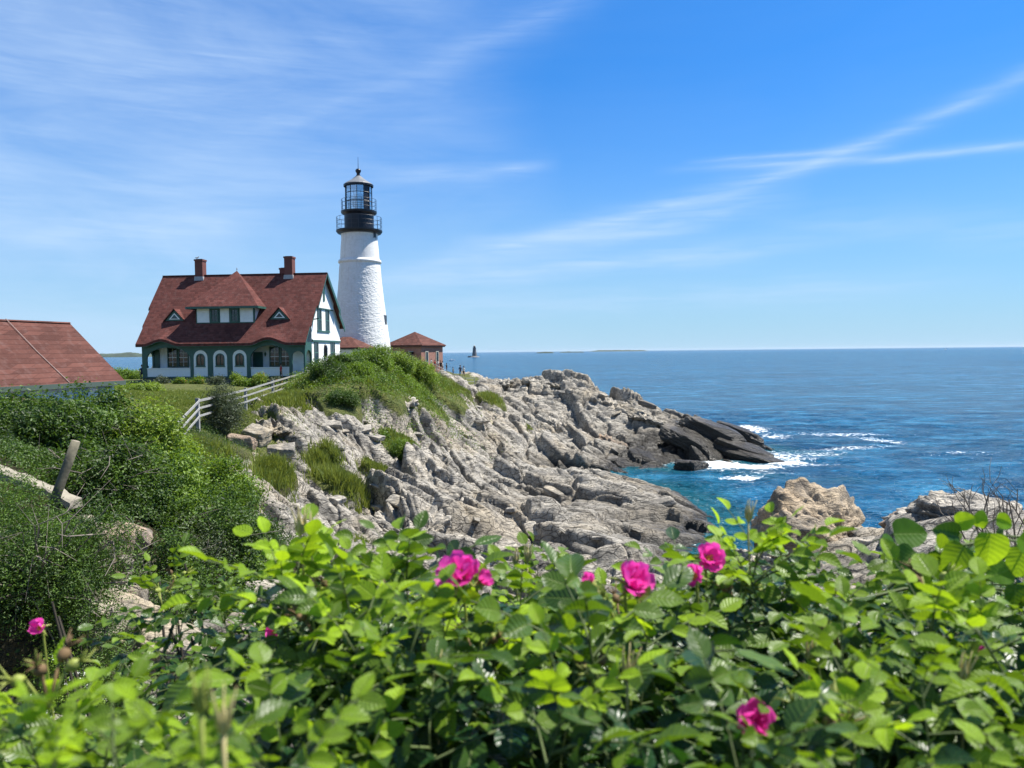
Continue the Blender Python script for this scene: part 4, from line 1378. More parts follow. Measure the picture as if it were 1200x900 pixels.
SH('juniper_bush', 'large juniper with bright tips and bare grey branches at the left edge', 40, 10.2, 548, 1.55, 1.3, 42000, .046, M_JUN, 22, lobes=46, dead=40, aspect=3.0, cat='juniper')
SH('juniper_bush', 'small bright juniper mound touching the left edge above the large juniper', -5, 11.5, 520, .95, 1.0, 13000, .046, M_JUN, 28, lobes=30, dead=10, aspect=3.0, cat='juniper')
SH('leafy_shrub', 'dark shrub around the foot of the leaning post', 82, 12.3, 572, .8, .6, 10000, .05, M_DARK, 29, lobes=24)
SH('juniper_bush', 'low juniper spreading in front of the flat tan boulder', 92, 10.0, 622, .85, .8, 18000, .038, M_JUN, 23, lobes=32, dead=14, aspect=3.0, cat='juniper')
SH('daisy_clump', 'clump of small white flowers beneath the juniper at lower left', 55, 8.0, 702, .8, .6, 9000, .022, M_MID, 24, lobes=12, flowers=130, fcol=M_WFL, cat='wildflowers')
SH('leafy_shrub', 'dark shrub at the foot of the first pale ledges, its right side in the open', 300, 21, 585, 1.0, 1.2, 9000, .085, M_DARK, 25, group=G1, lobes=24)
SH('leafy_shrub', 'olive tinged shrub filling the bottom of the hollow', 292, 17.5, 632, .9, 1.0, 9000, .07, M_MID, 26, group=G1, lobes=24)
SH('leafy_shrub', 'ragged dark shrub above the pale cracked rock at lower left', 185, 14.5, 655, .8, .8, 8000, .06, M_DARK, 27, group=G1, lobes=22, dead=12)
# shrubs on the green hill
GH = 'shrubs on the green hill before the lighthouse'
SH('hill_shrub', 'dark rounded shrub at the left shoulder of the green hill by the top rail', 384, 66, 416, 2.2, 2.0, 13000, .13, M_DARK, 31, group=GH)
SH('hill_shrub', 'dark shrub hugging the corner of the keepers house gable', 404, 69, 411, 1.9, 1.7, 11000, .13, M_DARK, 32, group=GH)
SH('hill_shrub', 'bright leafy shrub on the very top of the green hill below the tower', 438, 74, 403, 2.5, 2.0, 13000, .14, M_MID, 33, group=GH)
SH('hill_shrub', 'pale green shrub on the hill right in front of the tower base', 468, 78, 409, 2.4, 2.0, 12000, .14, M_LIME, 34, group=GH)
SH('hill_shrub', 'lime green shrub sloping down toward the brick building', 494, 82, 420, 2.3, 1.8, 10000, .14, M_LIME, 35, group=GH)
SH('hill_shrub', 'deep green creeping shrub over the rock shelf halfway down the green hill', 402, 61, 446, 1.7, 1.6, 12000, .11, M_DARK, 36, group=GH, flat=.5)
SH('hill_shrub', 'mid green shrub in the middle of the hill face', 418, 68, 422, 1.7, 1.6, 9000, .13, M_MID, 37, group=GH)
SH('hill_shrub', 'low bright bush in a notch among the grey ledges under the hill', 468, 58, 500, .95, .8, 5000, .10, M_MID, 38, group=GH, flat=.4)
# plants by the porch
GF = 'flower bed shrubs along the porch'
lb = ('white flowered bush in the bed under the left porch rail', 'orange flowered bush under the left porch window', 'golden bush left of the first arched panel', 'grey bush before the second arched panel', 'tall spiky bush below the third arched panel', 'orange bush left of the right porch rail', 'yellow-green bush under the right porch rail', 'pale bush at the far right end of the porch bed')
for i, (px, mt, fl, cc) in enumerate(((190, M_OLIVE, 60, M_WFL), (211, M_MID, 110, M_YEL), (232, M_MID, 130, M_YEL), (252, M_OLIVE, 0, None), (279, M_LIME, 0, None), (290, M_MID, 90, M_YEL), (304, M_LIME, 20, M_YEL), (322, M_OLIVE, 30, M_YEL))):
    SH('garden_bush', lb[i], px, 74.3 if i else 75, 440.5 if i not in (4, 6) else 435.5, 1.0, .6, 2600, .13, mt, 50 + i, group=GF, lobes=8, stems=4, flowers=fl, fcol=cc)
SH('garden_bush', 'shrub hedge behind the left end of the keepers house against the sea', 150, 92, 431, 4.5, 1.8, 12000, .16, M_MID, 60, lobes=30)
SH('garden_bush', 'low leafy bush under the tip of the garage eave', 160, 62, 446, 2.6, 1.5, 10000, .12, M_LIME, 61, lobes=26)

# ---- grass: tufts on ledges and the lawn's rough edge
def grass_mesh(name, spots, mat, seed, kind='stuff', width=.035):
    g = np.random.default_rng(seed)
    Vs, Fs, ts, b = [], [], [], 0
    for (cx, cy, rx, ry, n, h) in spots:
        x = cx + g.normal(size=n) * rx * .5; y = cy + g.normal(size=n) * ry * .5
        z = H(x, y) - .03
        hh = h * g.uniform(.45, 1.15, n)
        cl = fbm(x * 1.6, y * 1.6, seed, 2)
        hh *= .5 + cl
        a = g.uniform(0, 6.28, n)
        lx, ly = g.normal(size=n) * .28 * hh, g.normal(size=n) * .28 * hh
        w = width * g.uniform(.6, 1.3, n)
        dx, dy = np.cos(a) * w, np.sin(a) * w
        V = np.stack([np.c_[x - dx, y - dy, z], np.c_[x + dx, y + dy, z], np.c_[x + lx * .4 + dx * .7, y + ly * .4 + dy * .7, z + hh * .6], np.c_[x + lx * .4 - dx * .7, y + ly * .4 - dy * .7, z + hh * .6], np.c_[x + lx, y + ly, z + hh]], 1).reshape(-1, 3)
        i = np.arange(n)[:, None] * 5 + b
        F = np.concatenate([i + np.array([[0, 1, 2]]), i + np.array([[0, 2, 3]]), i + np.array([[3, 2, 4]])], 1).reshape(-1, 3)
        Vs.append(V); Fs.append(F); b += n * 5
        ts.append(np.repeat(np.clip(cl * .7 + g.uniform(-.1, .5, n), 0, 1), 5))
    o = link(name, np_mesh(name, np.concatenate(Vs), np.concatenate(Fs), {'tint': ('FLOAT', 'POINT', np.concatenate(ts))}), mat)
    tag(o, kind=kind)
    return o
def gs(px, py, Y, rx, ry, n, h):
    p = at(px, py, Y)
    return (p.x, p.y, rx, ry, n, h)
o = grass_mesh('ledge_grass', [gs(320, 575, 41, .8, 1.5, 4500, .75), gs(400, 580, 47, 1.2, 1.5, 7500, .95), gs(380, 560, 50, .9, 1.2, 3000, .8), gs(445, 548, 54, 1.3, .8, 2500, .4),
    gs(425, 640, 38, .35, .5, 500, .7), gs(575, 475, 100, 1.2, 3.5, 3500, .6), gs(470, 512, 60, 1.3, 1.3, 3000, .5), gs(335, 468, 61, 1.6, 2.0, 4000, .5), gs(368, 450, 66, 1.6, 1.6, 3000, .6),
    gs(518, 441, 94, 3.0, 2.6, 6000, .5), gs(500, 436, 88, 4, 3.5, 8000, .5), gs(236, 515, 38, 1.1, 2.5, 5000, .55), gs(245, 540, 34, 1.2, 2.5, 4500, .6),
    gs(450, 425, 75, 5, 3.5, 8000, .5), gs(410, 436, 68, 3.5, 2.5, 5000, .5), gs(480, 440, 82, 2.5, 3, 4000, .45), gs(620, 500, 90, .4, 1, 300, .3)], M_GRASS, 71)
tag(o, 'tufts of long green and yellow grass rooted among the grey ledges and on the hill', 'grass')
xs = []
for (px, py, Y, rx, ry, n, h) in ((230, 474, 50, 6, 6, 16000, .16), (260, 462, 62, 8, 5, 18000, .12), (200, 465, 55, 7, 6, 14000, .14), (300, 468, 60, 3.5, 5, 7000, .2)):
    xs.append(gs(px, py, Y, rx, ry, n, h))
o = grass_mesh('lawn_grass', xs, M_GRASS, 72, width=.03)
tag(o, 'short mown grass of the lawn in front of the keepers house', 'grass')
# low leafy growth carpeting the hillside and the hollow
def carpet(name, spots, size, mat, seed, label):
    g = np.random.default_rng(seed)
    Ps = []
    for (cx, cy, rx, ry, n, h) in spots:
        x = cx + g.normal(size=n) * rx * .5; y = cy + g.normal(size=n) * ry * .5
        z = H(x, y)
        bump_ = np.clip(fbm(x / 1.1, y / 1.1, seed, 3) * 2 - .55, .05, 1.3)
        Ps.append(np.c_[x, y, z + h * bump_ * g.uniform(.15, 1, n) ** .6])
    Pp = np.concatenate(Ps)
    N_ = unit(g.normal(size=(len(Pp), 3)) * .7 + np.array([.1, -.2, .8]))
    V, F = leaf_quads(Pp, N_, size, 1.7, g)
    t = np.repeat(np.clip(fbm(Pp[:, 0] / 1.2, Pp[:, 1] / 1.2, seed + 3, 3) * 1.6 - .45 + g.uniform(-.25, .25, len(Pp)), 0, 1), 4)
    o = link(name, np_mesh(name, V, F, {'tint': ('FLOAT', 'POINT', t)}), mat)
    return tag(o, label, 'ground cover', kind='stuff')
carpet('hill_ground_cover', [gs(440, 422, 75, 7, 6, 24000, 1.0), gs(400, 434, 68, 5, 5, 15000, .9), gs(485, 428, 86, 5, 6, 10000, .8), gs(470, 512, 60, 1.6, 1.8, 4000, .5)], .15, M_MID, 81, 'leafy green growth carpeting the hill in front of the lighthouse')
carpet('hollow_ground_cover', [gs(180, 560, 27, 6, 7, 30000, 1.0), gs(225, 620, 24, 3.5, 5, 22000, .8), gs(60, 520, 24, 6, 6, 22000, 1.0), gs(205, 520, 38, 3.4, 8, 14000, .7), gs(270, 690, 17, 1.2, 2.0, 4000, .5), gs(60, 650, 11, 2.0, 2, 8000, .4), gs(0, 560, 14, 3.5, 3.5, 22000, .7), gs(40, 500, 20, 4, 4, 16000, .9)], .07, M_DARK, 82, 'dark leafy undergrowth filling the hollow left of the ledges')
# ---------------------------------------------------------------- boulders
def ico(sub):
    bm = bmesh.new()
    bmesh.ops.create_icosphere(bm, subdivisions=sub, radius=1)
    V = np.array([v.co[:] for v in bm.verts]); F = np.array([[v.index for v in f.verts] for f in bm.faces])
    bm.free()
    return V, F
_ICO = {}
def boulder_mesh(seed, sc, sub=5, planes=16, lay=.05, rough=.04, facet=False, boxy=.55, frac=1.0):
    if sub not in _ICO: _ICO[sub] = ico(sub)
    D, F = _ICO[sub]
    g = np.random.default_rng(seed)
    N_ = unit(g.normal(size=(planes, 3)))
    ax = np.array([[1, 0, 0], [-1, 0, 0], [0, 1, 0], [0, -1, 0], [0, 0, 1], [0, 0, -1]]) + g.normal(size=(6, 3)) * .16
    N_ = np.concatenate([N_, unit(ax)])
    h = np.r_[g.uniform(.80, 1.05, planes), np.full(6, boxy + .12)]
    dot = D @ N_.T
    r = np.where(dot > .05, h / np.maximum(dot, .05), 9).min(1)
    V = D * r[:, None]
    # bedding ledges and chips
    q = V[:, 2] * 1.0 + V[:, 0] * .25
    st = (fbm(q * 9 + 3, V[:, 0] * 1.2 + V[:, 1], seed, 3) - .5)
    ch = fbm(V[:, 0] * 3 + V[:, 2] * 2, V[:, 1] * 3 - V[:, 2] * 2, seed + 5, 4) - .5
    d1, d2, r1, r2, r3, ou, ov = cells(V[:, 0] * 2.2 + V[:, 2], V[:, 1] * 2.2 + V[:, 2] * .7, seed + 9)
    V = V * (1 + lay * st * 2 + rough * ch * 2.2 + rough * (r1 - .5) * 1.6)[:, None]
    V = V * np.array(sc)
    if min(sc[0], sc[1]) > 1.0 and not facet:
        dsp = fracture(V[:, 0] + 17 * seed, V[:, 1] + V[:, 2] * .8, octaves=((1.7, .34), (.75, .17), (.33, .06)), seed=seed % 7) * .8 * frac
        V = V + D * dsp[:, None] * np.array([.6, .6, 1.0])
    return np_mesh('boulder', V, F)
def rockmat(name, **kw):
    m, T = new_mat(name)
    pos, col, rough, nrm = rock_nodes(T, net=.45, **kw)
    p = principled(T, Base_Color=col, Roughness=rough, Normal=nrm)
    T.set(p, 'Specular IOR Level', .3)
    T.set(T.out, 0, p)
    return m
RK_TAN = rockmat('tan_rock', light=(.46, .37, .26), mid=(.31, .25, .175), warm=(.42, .29, .16), warmth=.6, scale=1.3)
RK_GREY = rockmat('grey_rock', scale=1.2)
RK_PALE = rockmat('pale_slab', light=(.40, .36, .29), mid=(.27, .24, .19), warm=(.42, .33, .20), scale=2.2)
RK_DARK = rockmat('dark_wet_rock', light=(.22, .195, .16), mid=(.115, .10, .082), dark=(.02, .02, .02), warm=(.10, .08, .05), scale=1.0)
RK_BROWN = rockmat('brown_rock', light=(.42, .32, .23), mid=(.30, .22, .16), warm=(.36, .22, .13), warmth=.6, scale=3.0)
RK_RUST = rockmat('lichen_rock', light=(.36, .28, .19), mid=(.26, .16, .09), warm=(.46, .19, .05), warmth=.8, scale=4.0)
def boulder(label, px, py, Y, sc, rot, mat, seed, sub=5, name='boulder', cat='boulder', group=None, **kw):
    o = link(name, boulder_mesh(seed, sc, sub, **kw), mat)
    o.location = at(px, py, Y)
    o.rotation_euler = [R(a) for a in rot]
    return tag(o, label, cat, group)
boulder('large tan weathered outcrop rising behind the flowers at right centre', 944, 628, 30, (2.25, 2.6, 1.9), (0, 4, -8), RK_TAN, 34, 6, lay=.08, rough=.05, boxy=.98, planes=14, frac=.4)
boulder('grey shoulder of rock leaning against the tan outcrop on its right', 1000, 655, 28, (2.0, 1.6, 1.0), (5, 18, -25), RK_GREY, 6, 6, lay=.10)
boulder('rounded layered grey outcrop at the right edge behind bare branches', 1134, 616, 25.5, (2.6, 2.2, 1.25), (0, 3, 12), RK_GREY, 71, 6, lay=.14, planes=10, boxy=.9, frac=.45)
boulder('dark low rock at the left foot of the layered right hand outcrop', 1066, 612, 27, (.95, .8, .5), (0, -8, 20), RK_BROWN, 8, 5)
boulder('grey rock filling the dip between the tan outcrop and the layered one', 1035, 650, 26.5, (1.3, 1.0, .8), (0, 5, 40), RK_GREY, 9, 5, lay=.1)
boulder('low grey ledge in front of the tan outcrop', 905, 655, 28, (1.9, 1.3, .75), (0, -6, -12), RK_GREY, 10, 5, lay=.1)
# reef
boulder('long black slab lying farthest right where the surf breaks', 886, 537, 89, (5.2, 1.5, .75), (10, 15, -30), RK_DARK, 21, 5, facet=True, boxy=.7)
boulder('second black slab just inshore of the longest one', 872, 527, 90.5, (4.2, 1.4, .8), (14, 16, -30), RK_DARK, 27, 5, facet=True, boxy=.7)
boulder('black slab tilted above the longest one, pointing out to sea', 866, 507, 95, (3.8, 1.0, .8), (8, 20, -28), RK_DARK, 22, 5, facet=True, boxy=.7)
boulder('dark squarish rock standing in white foam before the ridge end', 812, 550, 83.0, (2.3, 1.9, 1.35), (0, 8, 30), RK_DARK, 23, 5, facet=True, lay=.08, rough=.08)
boulder('tiny dark rock awash in foam beside the squarish one', 840, 560, 80.5, (.9, .7, .45), (0, 0, 10), RK_DARK, 24, 4)
boulder('stepped dark slab at the seaward end of the ridge', 838, 506, 93, (4.6, 1.6, 1.1), (10, 20, -28), RK_DARK, 25, 5, facet=True, boxy=.7)
boulder('broken dark slab between the ridge end and the foam', 806, 516, 92, (3.6, 2.0, 1.1), (8, 20, -24), RK_DARK, 26, 5, facet=True, boxy=.7)
# ridge blocks
boulder('tall upright block standing on the middle of the far ridge', 706, 474, 104, (3.0, 2.0, 1.6), (0, 14, -14), RK_GREY, 31, 5, lay=.09)
boulder('slanted slab face low on the far ridge above the cove', 668, 506, 96, (4.4, 2.0, 1.5), (-12, 20, -30), RK_GREY, 32, 5, lay=.09)
boulder('pointed grey block at the left end of the ridge skyline', 590, 449, 116, (2.4, 2.0, 1.2), (0, -8, 10), RK_GREY, 33, 5)
boulder('broad pale block at the top of the ridge skyline', 628, 449, 114, (3.4, 2.2, 1.2), (0, 6, 0), RK_GREY, 34, 5)
boulder('long flat block right of the broad pale one on the skyline', 662, 455, 110, (3.2, 2.0, 1.1), (0, 12, -10), RK_GREY, 35, 5, lay=.1)
boulder('dark slab perched on the seaward slope of the far ridge', 758, 474, 100, (1.6, 1.0, .5), (0, 16, -10), RK_DARK, 36, 4)
boulder('brown slab dipping to the sea along the lower ridge', 770, 496, 97, (4.6, 2.0, 1.1), (0, 19, -24), RK_GREY, 37, 5, lay=.12)
boulder('greenish ledge slab lying just above the cove water', 722, 520, 90, (3.6, 2.2, 1.1), (-6, 20, -22), RK_BROWN, 38, 5, lay=.08)
# big blocks on the slope, with shadowed faces
boulder('huge block with a dark overhanging face above the pink rose', 478, 622, 44, (3.6, 2.4, 1.7), (14, 4, -10), RK_GREY, 41, 6, lay=.1)
boulder('block with a black shadowed face on the hill just above the ledges', 420, 517, 60, (2.7, 1.9, 1.25), (14, 10, -15), RK_GREY, 42, 5, lay=.1)
boulder('large cracked block under the brow of the green hill', 463, 474, 70, (3.1, 2.0, 1.7), (12, 8, -12), RK_GREY, 43, 5, lay=.1)
boulder('pale slab sloping down beside the fence shrub', 318, 500, 51, (2.0, 1.4, .6), (0, 16, -25), RK_PALE, 44, 5)
boulder('square brown-edged block left of the grass tufts', 300, 512, 48, (1.2, 1.0, .8), (8, 6, -15), RK_PALE, 45, 5)
boulder('cracked tan block below the slab by the fence', 283, 522, 45, (1.1, .9, .75), (0, 10, 25), RK_BROWN, 46, 5)
boulder('wedge shaped grey rock at the edge of the hollow', 330, 530, 44, (1.1, .9, .6), (10, -10, 10), RK_GREY, 47, 5)
boulder('low grey shelf beneath the tall grass tuft', 355, 622, 38, (1.1, 1.0, .6), (0, 10, 30), RK_GREY, 48, 5)
boulder('flat slab on the platform near the cove', 715, 582, 66, (2.6, 1.5, .5), (0, 5, -12), RK_GREY, 49, 5, lay=.1)
# hollow
boulder('large flat tan boulder standing tilted among the left shrubs', 132, 648, 13.2, (.42, .34, .62), (-12, 14, 12), RK_BROWN, 51, 5, boxy=.6)
boulder('square brown boulder leaning on the flat tan one', 158, 632, 14.0, (.36, .32, .32), (10, 30, 20), RK_BROWN, 52, 5, boxy=.6)
boulder('small rust-orange lichen covered rock under the juniper', 34, 708, 9.4, (.17, .14, .15), (0, 10, 20), RK_RUST, 53, 4)
boulder('bleached pale ledge showing through the rose stems at lower left', 118, 735, 11.5, (.95, .8, .5), (10, 16, -20), RK_PALE, 54, 5, lay=.1)
boulder('bleached cracked rock behind the rose stems at lower left centre', 205, 760, 11.0, (.75, .7, .42), (0, 12, 30), RK_PALE, 55, 5, lay=.1)
boulder('grey rock with a black hollow beside the dark shrub', 312, 705, 16.5, (.62, .55, .50), (14, 8, 0), RK_GREY, 56, 5)
_r = [o for o in COL.objects if o.get('label', '').startswith('small rust-orange')][0]
_g = ground_at(38, 705, 6.0, 14.0); _r.location = _g + Vector((0, 0, .05))
for i, (px, py, Y, s) in enumerate(((100, 610, 14, .16), (118, 618, 14, .14), (148, 662, 12.6, .15), (250, 745, 14, .3), (280, 735, 15, .3), (160, 700, 12, .25), (90, 700, 11, .22), (345, 735, 14, .35))):
    boulder('small angular stone lying in the gaps between the left shrubs', px, py, Y, (s * 1.3, s, s * .8), (i * 20, i * 31, i * 57), RK_PALE, 60 + i, 4, name='loose_stone', cat='stone', group='loose stones in the hollow')
# loose blocks scattered over the ledges
protos = [boulder_mesh(200 + i, (1, .7, .32), 4, lay=.04, rough=.03, boxy=.45) for i in range(6)]
g = np.random.default_rng(44)
spots = 0
for k in range(400):
    px = g.uniform(350, 790); py = g.uniform(455, 655)
    p = ground_at(px, py, 30)
    if p.z < .8 or float(soil_m(np.array([p.x]), np.array([p.y]))[0]) > .3 or p.y > 118: continue
    o = bpy.data.objects.new('ledge_block', protos[spots % 6]); COL.objects.link(o)
    if len(o.data.materials) == 0: o.data.materials.append(RK_GREY)
    s = g.uniform(.35, 1.1) * (1 + p.y / 160) * .75
    o.location = p + Vector((0, 0, .02 * s))
    o.scale = (s * g.uniform(.8, 1.5), s, s * g.uniform(.7, 1.1))
    o.rotation_euler = (g.normal() * .22, g.normal() * .22 + .15, STRIKE + g.normal() * .5)
    tag(o, 'angular grey block broken loose on the pale shore ledges', 'rock', 'loose blocks on the shore ledges')
    spots += 1
    if spots >= 45: break

# ---------------------------------------------------------------- leaning post and concrete curb
ps = empty('wooden_post', base_at(68, 585, 13.0), 0, 'weathered round wooden post leaning right among the left shrubs', 'post')
a = Vector((0, 0, 0)); top = at(89, 517, 13.2); bot = at(65, 583, 13.0); ps.location = bot
d = top - bot
MB().tube([d * -.25, d * .2, d * .6, d], [.08, .078, .075, .073], 16).build('post', simple('weathered_post_wood', (.12, .11, .075), .85, .35, 9, .01), ps, True)
MB().tube([d * 1.0, d * 1.012], [.068, .05], 16).build('post_top', simple('cut_end_grain', (.26, .22, .17), .85, .3, 12), ps)
cb = empty('concrete_curb', (0, 0, 0), 0, 'broken pale concrete path edge running behind the leaning post', 'curb')
p0, p1 = at(-20, 540, 14.6), at(86, 579, 13.9)
dv = (p1 - p0)
n = 26
V, F_ = [], []
g = np.random.default_rng(8)
side = Vector((-dv.y, dv.x, 0)).normalized()
for i in range(n + 1):
    c = p0 + dv * (i / n) + Vector((0, 0, .012 * math.sin(i * .7) - .08 - .06 * (i / n) ** 3))
    w2 = .07 + .02 * math.sin(i * 1.3)
    for (s_, z_) in ((-w2, -.12), (-w2, 0), (-w2 + .05, .03), (w2 + .10, .04), (w2 + .12, -.12)):
        V.append(c + side * (s_ + g.normal() * .008) + Vector((0, 0, z_ + g.normal() * .006)))
for i in range(n):
    for k in range(4):
        F_.append((i * 5 + k, i * 5 + k + 1, i * 5 + k + 6, i * 5 + k + 5))
F_ += [(0, 1, 2, 3, 4), tuple(n * 5 + k for k in (4, 3, 2, 1, 0))]
mb_ = MB(); mb_.add(V, F_); mb_.build('slab', simple('weathered_concrete', (.26, .235, .18), .9, .25, 6, .02), cb)

# ---------------------------------------------------------------- white rail fence
FENCE = [(206, 522, 36.5), (232, 492, 42.5), (288, 474, 55.5), (320, 462, 64.5), (354, 450, 75.0), (382, 445, 79)]
pts = []
for px, py, Y in FENCE:
    p = at(px, py, Y)
    pts.append(p)
fn = empty('rail_fence', pts[0], 0, 'three-rail weathered white fence climbing from the hollow to the porch', 'fence')
o0 = pts[0]
for i, p in enumerate(pts):
    q = p - o0
    MB().box(q.x - .09, q.y - .09, q.z - .7, q.x + .09, q.y + .09, q.z + 1.22).build('fence_post', FENCEG, fn)
for a, b in zip(pts, pts[1:]):
    for k, hgt in enumerate((1.08, .66, .22)):
        n_ = (b - a).normalized(); off = Vector((n_.y, -n_.x, 0)) * .12
        MB().bar(a - o0 + off + Vector((0, 0, hgt)), b - o0 + off + Vector((0, 0, hgt)), .05, .13 if k == 0 else .11).build('rail', FENCEW, fn)
# rail fence beside the cliff path
f2 = [at(px, py, Y) for px, py, Y in ((500, 432, 112), (512, 437, 114), (524, 443, 114), (536, 448, 112), (546, 452, 110), (556, 452, 112))]
fg = empty('path_fence', f2[0], 0, 'grey rail fence beside the cliff path where visitors stand', 'fence')
STEEL = simple('grey_steel', (.22, .23, .24), .5, .2, 4)
for p in f2:
    q = p - f2[0]
    MB().tube([q - Vector((0, 0, .6)), q + Vector((0, 0, 1.15))], .05, 6).build('fence_post', STEEL, fg)
for a, b in zip(f2, f2[1:]):
    for hgt in (1.1, .6):
        MB().tube([a - f2[0] + Vector((0, 0, hgt)), b - f2[0] + Vector((0, 0, hgt))], .035, 5).build('rail', STEEL, fg)

# ---------------------------------------------------------------- people
SKIN = simple('skin', (.42, .25, .18), .6)
def clothes(name, c): return simple(name, c, .85, .1, 10)
CL = {k: clothes(k + '_cloth', v) for k, v in dict(navy=(.02, .03, .07), black=(.015, .015, .018), white=(.7, .7, .68), red=(.40, .04, .04), grey=(.2, .2, .21), blue=(.06, .14, .35), khaki=(.28, .22, .14)).items()}
HAIR = simple('dark_hair', (.03, .02, .015), .7)
def person(label, loc, rz, shirt, trouser, h=1.72, pose='stand', group=None, seed=0):
    """one continuous skinned body; faces take clothing colours by height"""
    g = np.random.default_rng(seed)
    s = h / 1.75
    sit = pose == 'sit'
    hip = .48 if sit else .92
    j = {'pelvis': (0, 0, hip), 'chest': (0, -.01, hip + .30), 'neck': (0, 0, hip + .53), 'headb': (0, -.02, hip + .60), 'head': (0, -.03, hip + .74)}
    st = .10 + g.uniform(-.02, .05)
    for sd, sg in (('l', -1), ('r', 1)):
        if sit:
            j['hip' + sd] = (sg * .09, 0, hip - .02); j['knee' + sd] = (sg * .11, -.42, hip + .0); j['ank' + sd] = (sg * .11, -.40, .08); j['toe' + sd] = (sg * .12, -.55, .04)
        else:
            j['hip' + sd] = (sg * .09, 0, hip - .06); j['knee' + sd] = (sg * st, -.02 + sg * .06, .50); j['ank' + sd] = (sg * st, .02 + sg * .09, .08); j['toe' + sd] = (sg * (st + .02), -.12 + sg * .09, .04)
        j['sh' + sd] = (sg * .17, 0, hip + .48); j['el' + sd] = (sg * .23, .03, hip + .22); 
        j['wr' + sd] = (sg * .20, -.16 if (seed + sg) % 2 else -.02, hip + (.10 if (seed + sg) % 2 else -.02)); j['ha' + sd] = (sg * .19, j['wr' + sd][1] - .06, j['wr' + sd][2] - .06)
    rad = dict(pelvis=.135, chest=.145, neck=.055, headb=.085, head=.088, hipl=.10, hipr=.10, kneel=.062, kneer=.062, ankl=.045, ankr=.045, toel=.035, toer=.035, shl=.065, shr=.065, ell=.045, elr=.045, wrl=.03, wrr=.03, hal=.036, har=.036)
    ed = [('pelvis', 'chest'), ('chest', 'neck'), ('neck', 'headb'), ('headb', 'head')]
    for sd in 'lr':
        ed += [('pelvis', 'hip' + sd), ('hip' + sd, 'knee' + sd), ('knee' + sd, 'ank' + sd), ('ank' + sd, 'toe' + sd), ('chest', 'sh' + sd), ('sh' + sd, 'el' + sd), ('el' + sd, 'wr' + sd), ('wr' + sd, 'ha' + sd)]
    names = list(j)
    me = bpy.data.meshes.new('body')
    me.from_pydata([tuple(c * s for c in j[n]) for n in names], [(names.index(a), names.index(b)) for a, b in ed], [])
    tmp = bpy.data.objects.new('tmp', me); COL.objects.link(tmp)
    tmp.modifiers.new('s', 'SKIN'); 
    for n, v in zip(names, me.skin_vertices[0].data): v.radius = (rad[n] * s, rad[n] * s * .9); v.use_root = (n == 'pelvis')
    md = tmp.modifiers.new('d', 'SUBSURF'); md.levels = 1; md.render_levels = 1
    dg = bpy.context.evaluated_depsgraph_get()
    bm_ = bpy.data.meshes.new_from_object(tmp.evaluated_get(dg))
    bpy.data.objects.remove(tmp)
    bm_.materials.clear()
    for m_ in (CL[trouser], CL[shirt], SKIN): bm_.materials.append(m_)
    for p in bm_.polygons:
        z = p.center.z / s
        x = abs(p.center.x) / s
        p.material_index = 2 if (z > hip + .54 or (x > .15 and z < hip + .17 and z > .3 and not (sit and p.center.y < -.25 and z > hip - .1 and x < .16))) else (1 if z > hip + .02 and x < .35 else 0)
    root = empty('person', loc, rz, label, 'person', group)
    b = link('body', bm_, None, root, True)
    hm = MB(); hm.lathe([(.0, .86), (.06, .855), (.10, .81), (.108, .74), (.095, .68), (.06, .66)], 12, (0, .015))
    hm.v = [(x * s, y * s, (z + hip) * s) for x, y, z in hm.v]
    hm.build('hair', HAIR, root, True)
    return root
GP = 'visitors on the cliff path'
pl_ = [('visitor in dark clothes with white cap standing left by the path fence', 539.5, 441, 121, 0.3, 'navy', 'navy', 1.8), ('visitor in white top and black trousers right of the capped one', 543.5, 441.5, 121, -.5, 'white', 'black', 1.7),
       ('visitor in brown clothes sitting low midway along the path', 531, 439.5, 122, 2, 'khaki', 'black', 1.3), ('visitor in black left of the seated brown one', 523.5, 436.5, 122, 1.2, 'black', 'navy', 1.5),
       ('visitor in white top leaning by the brick wall', 518.8, 434.5, 119, 1.8, 'white', 'navy', 1.5), ('visitor in all black before the brick wall', 516.5, 434.5, 119, .6, 'black', 'black', 1.6),
       ('visitor in white shirt left of the one in all black', 513.3, 433, 119, -1, 'white', 'grey', 1.5), ('visitor in red near the left end of the brick wall', 509.6, 431, 118, .4, 'red', 'black', 1.2),
       ('visitor in pale grey at the left end of the brick wall', 505.5, 429.6, 117, 2.6, 'white', 'grey', 1.2)]
for i, (lb_, px, py, Y, rz, sh_, tr_, hh_) in enumerate(pl_):
    p = at(px, py, Y); 
    person(lb_, (p.x, p.y, p.z), rz, sh_, tr_, hh_ * 1.0, group=GP, seed=i)
hw_ = lambda x, y, z: (Matrix.Translation(HS.location) @ Matrix.Rotation(R(-5), 4, 'Z')) @ Vector((x, y, z))
person('person in dark blue standing beyond the left porch corner of the keepers house', hw_(-.75, 1.2, .0), .5, 'navy', 'black', 1.75, seed=21)
person('person in black beside the one in dark blue at the left porch corner', hw_(-.35, 1.6, .0), -.8, 'black', 'black', 1.6, seed=22)
person('person in red and black at the right end of the porch rail', hw_(14.8, -.55, .15), 2.2, 'red', 'black', 1.62, seed=23)
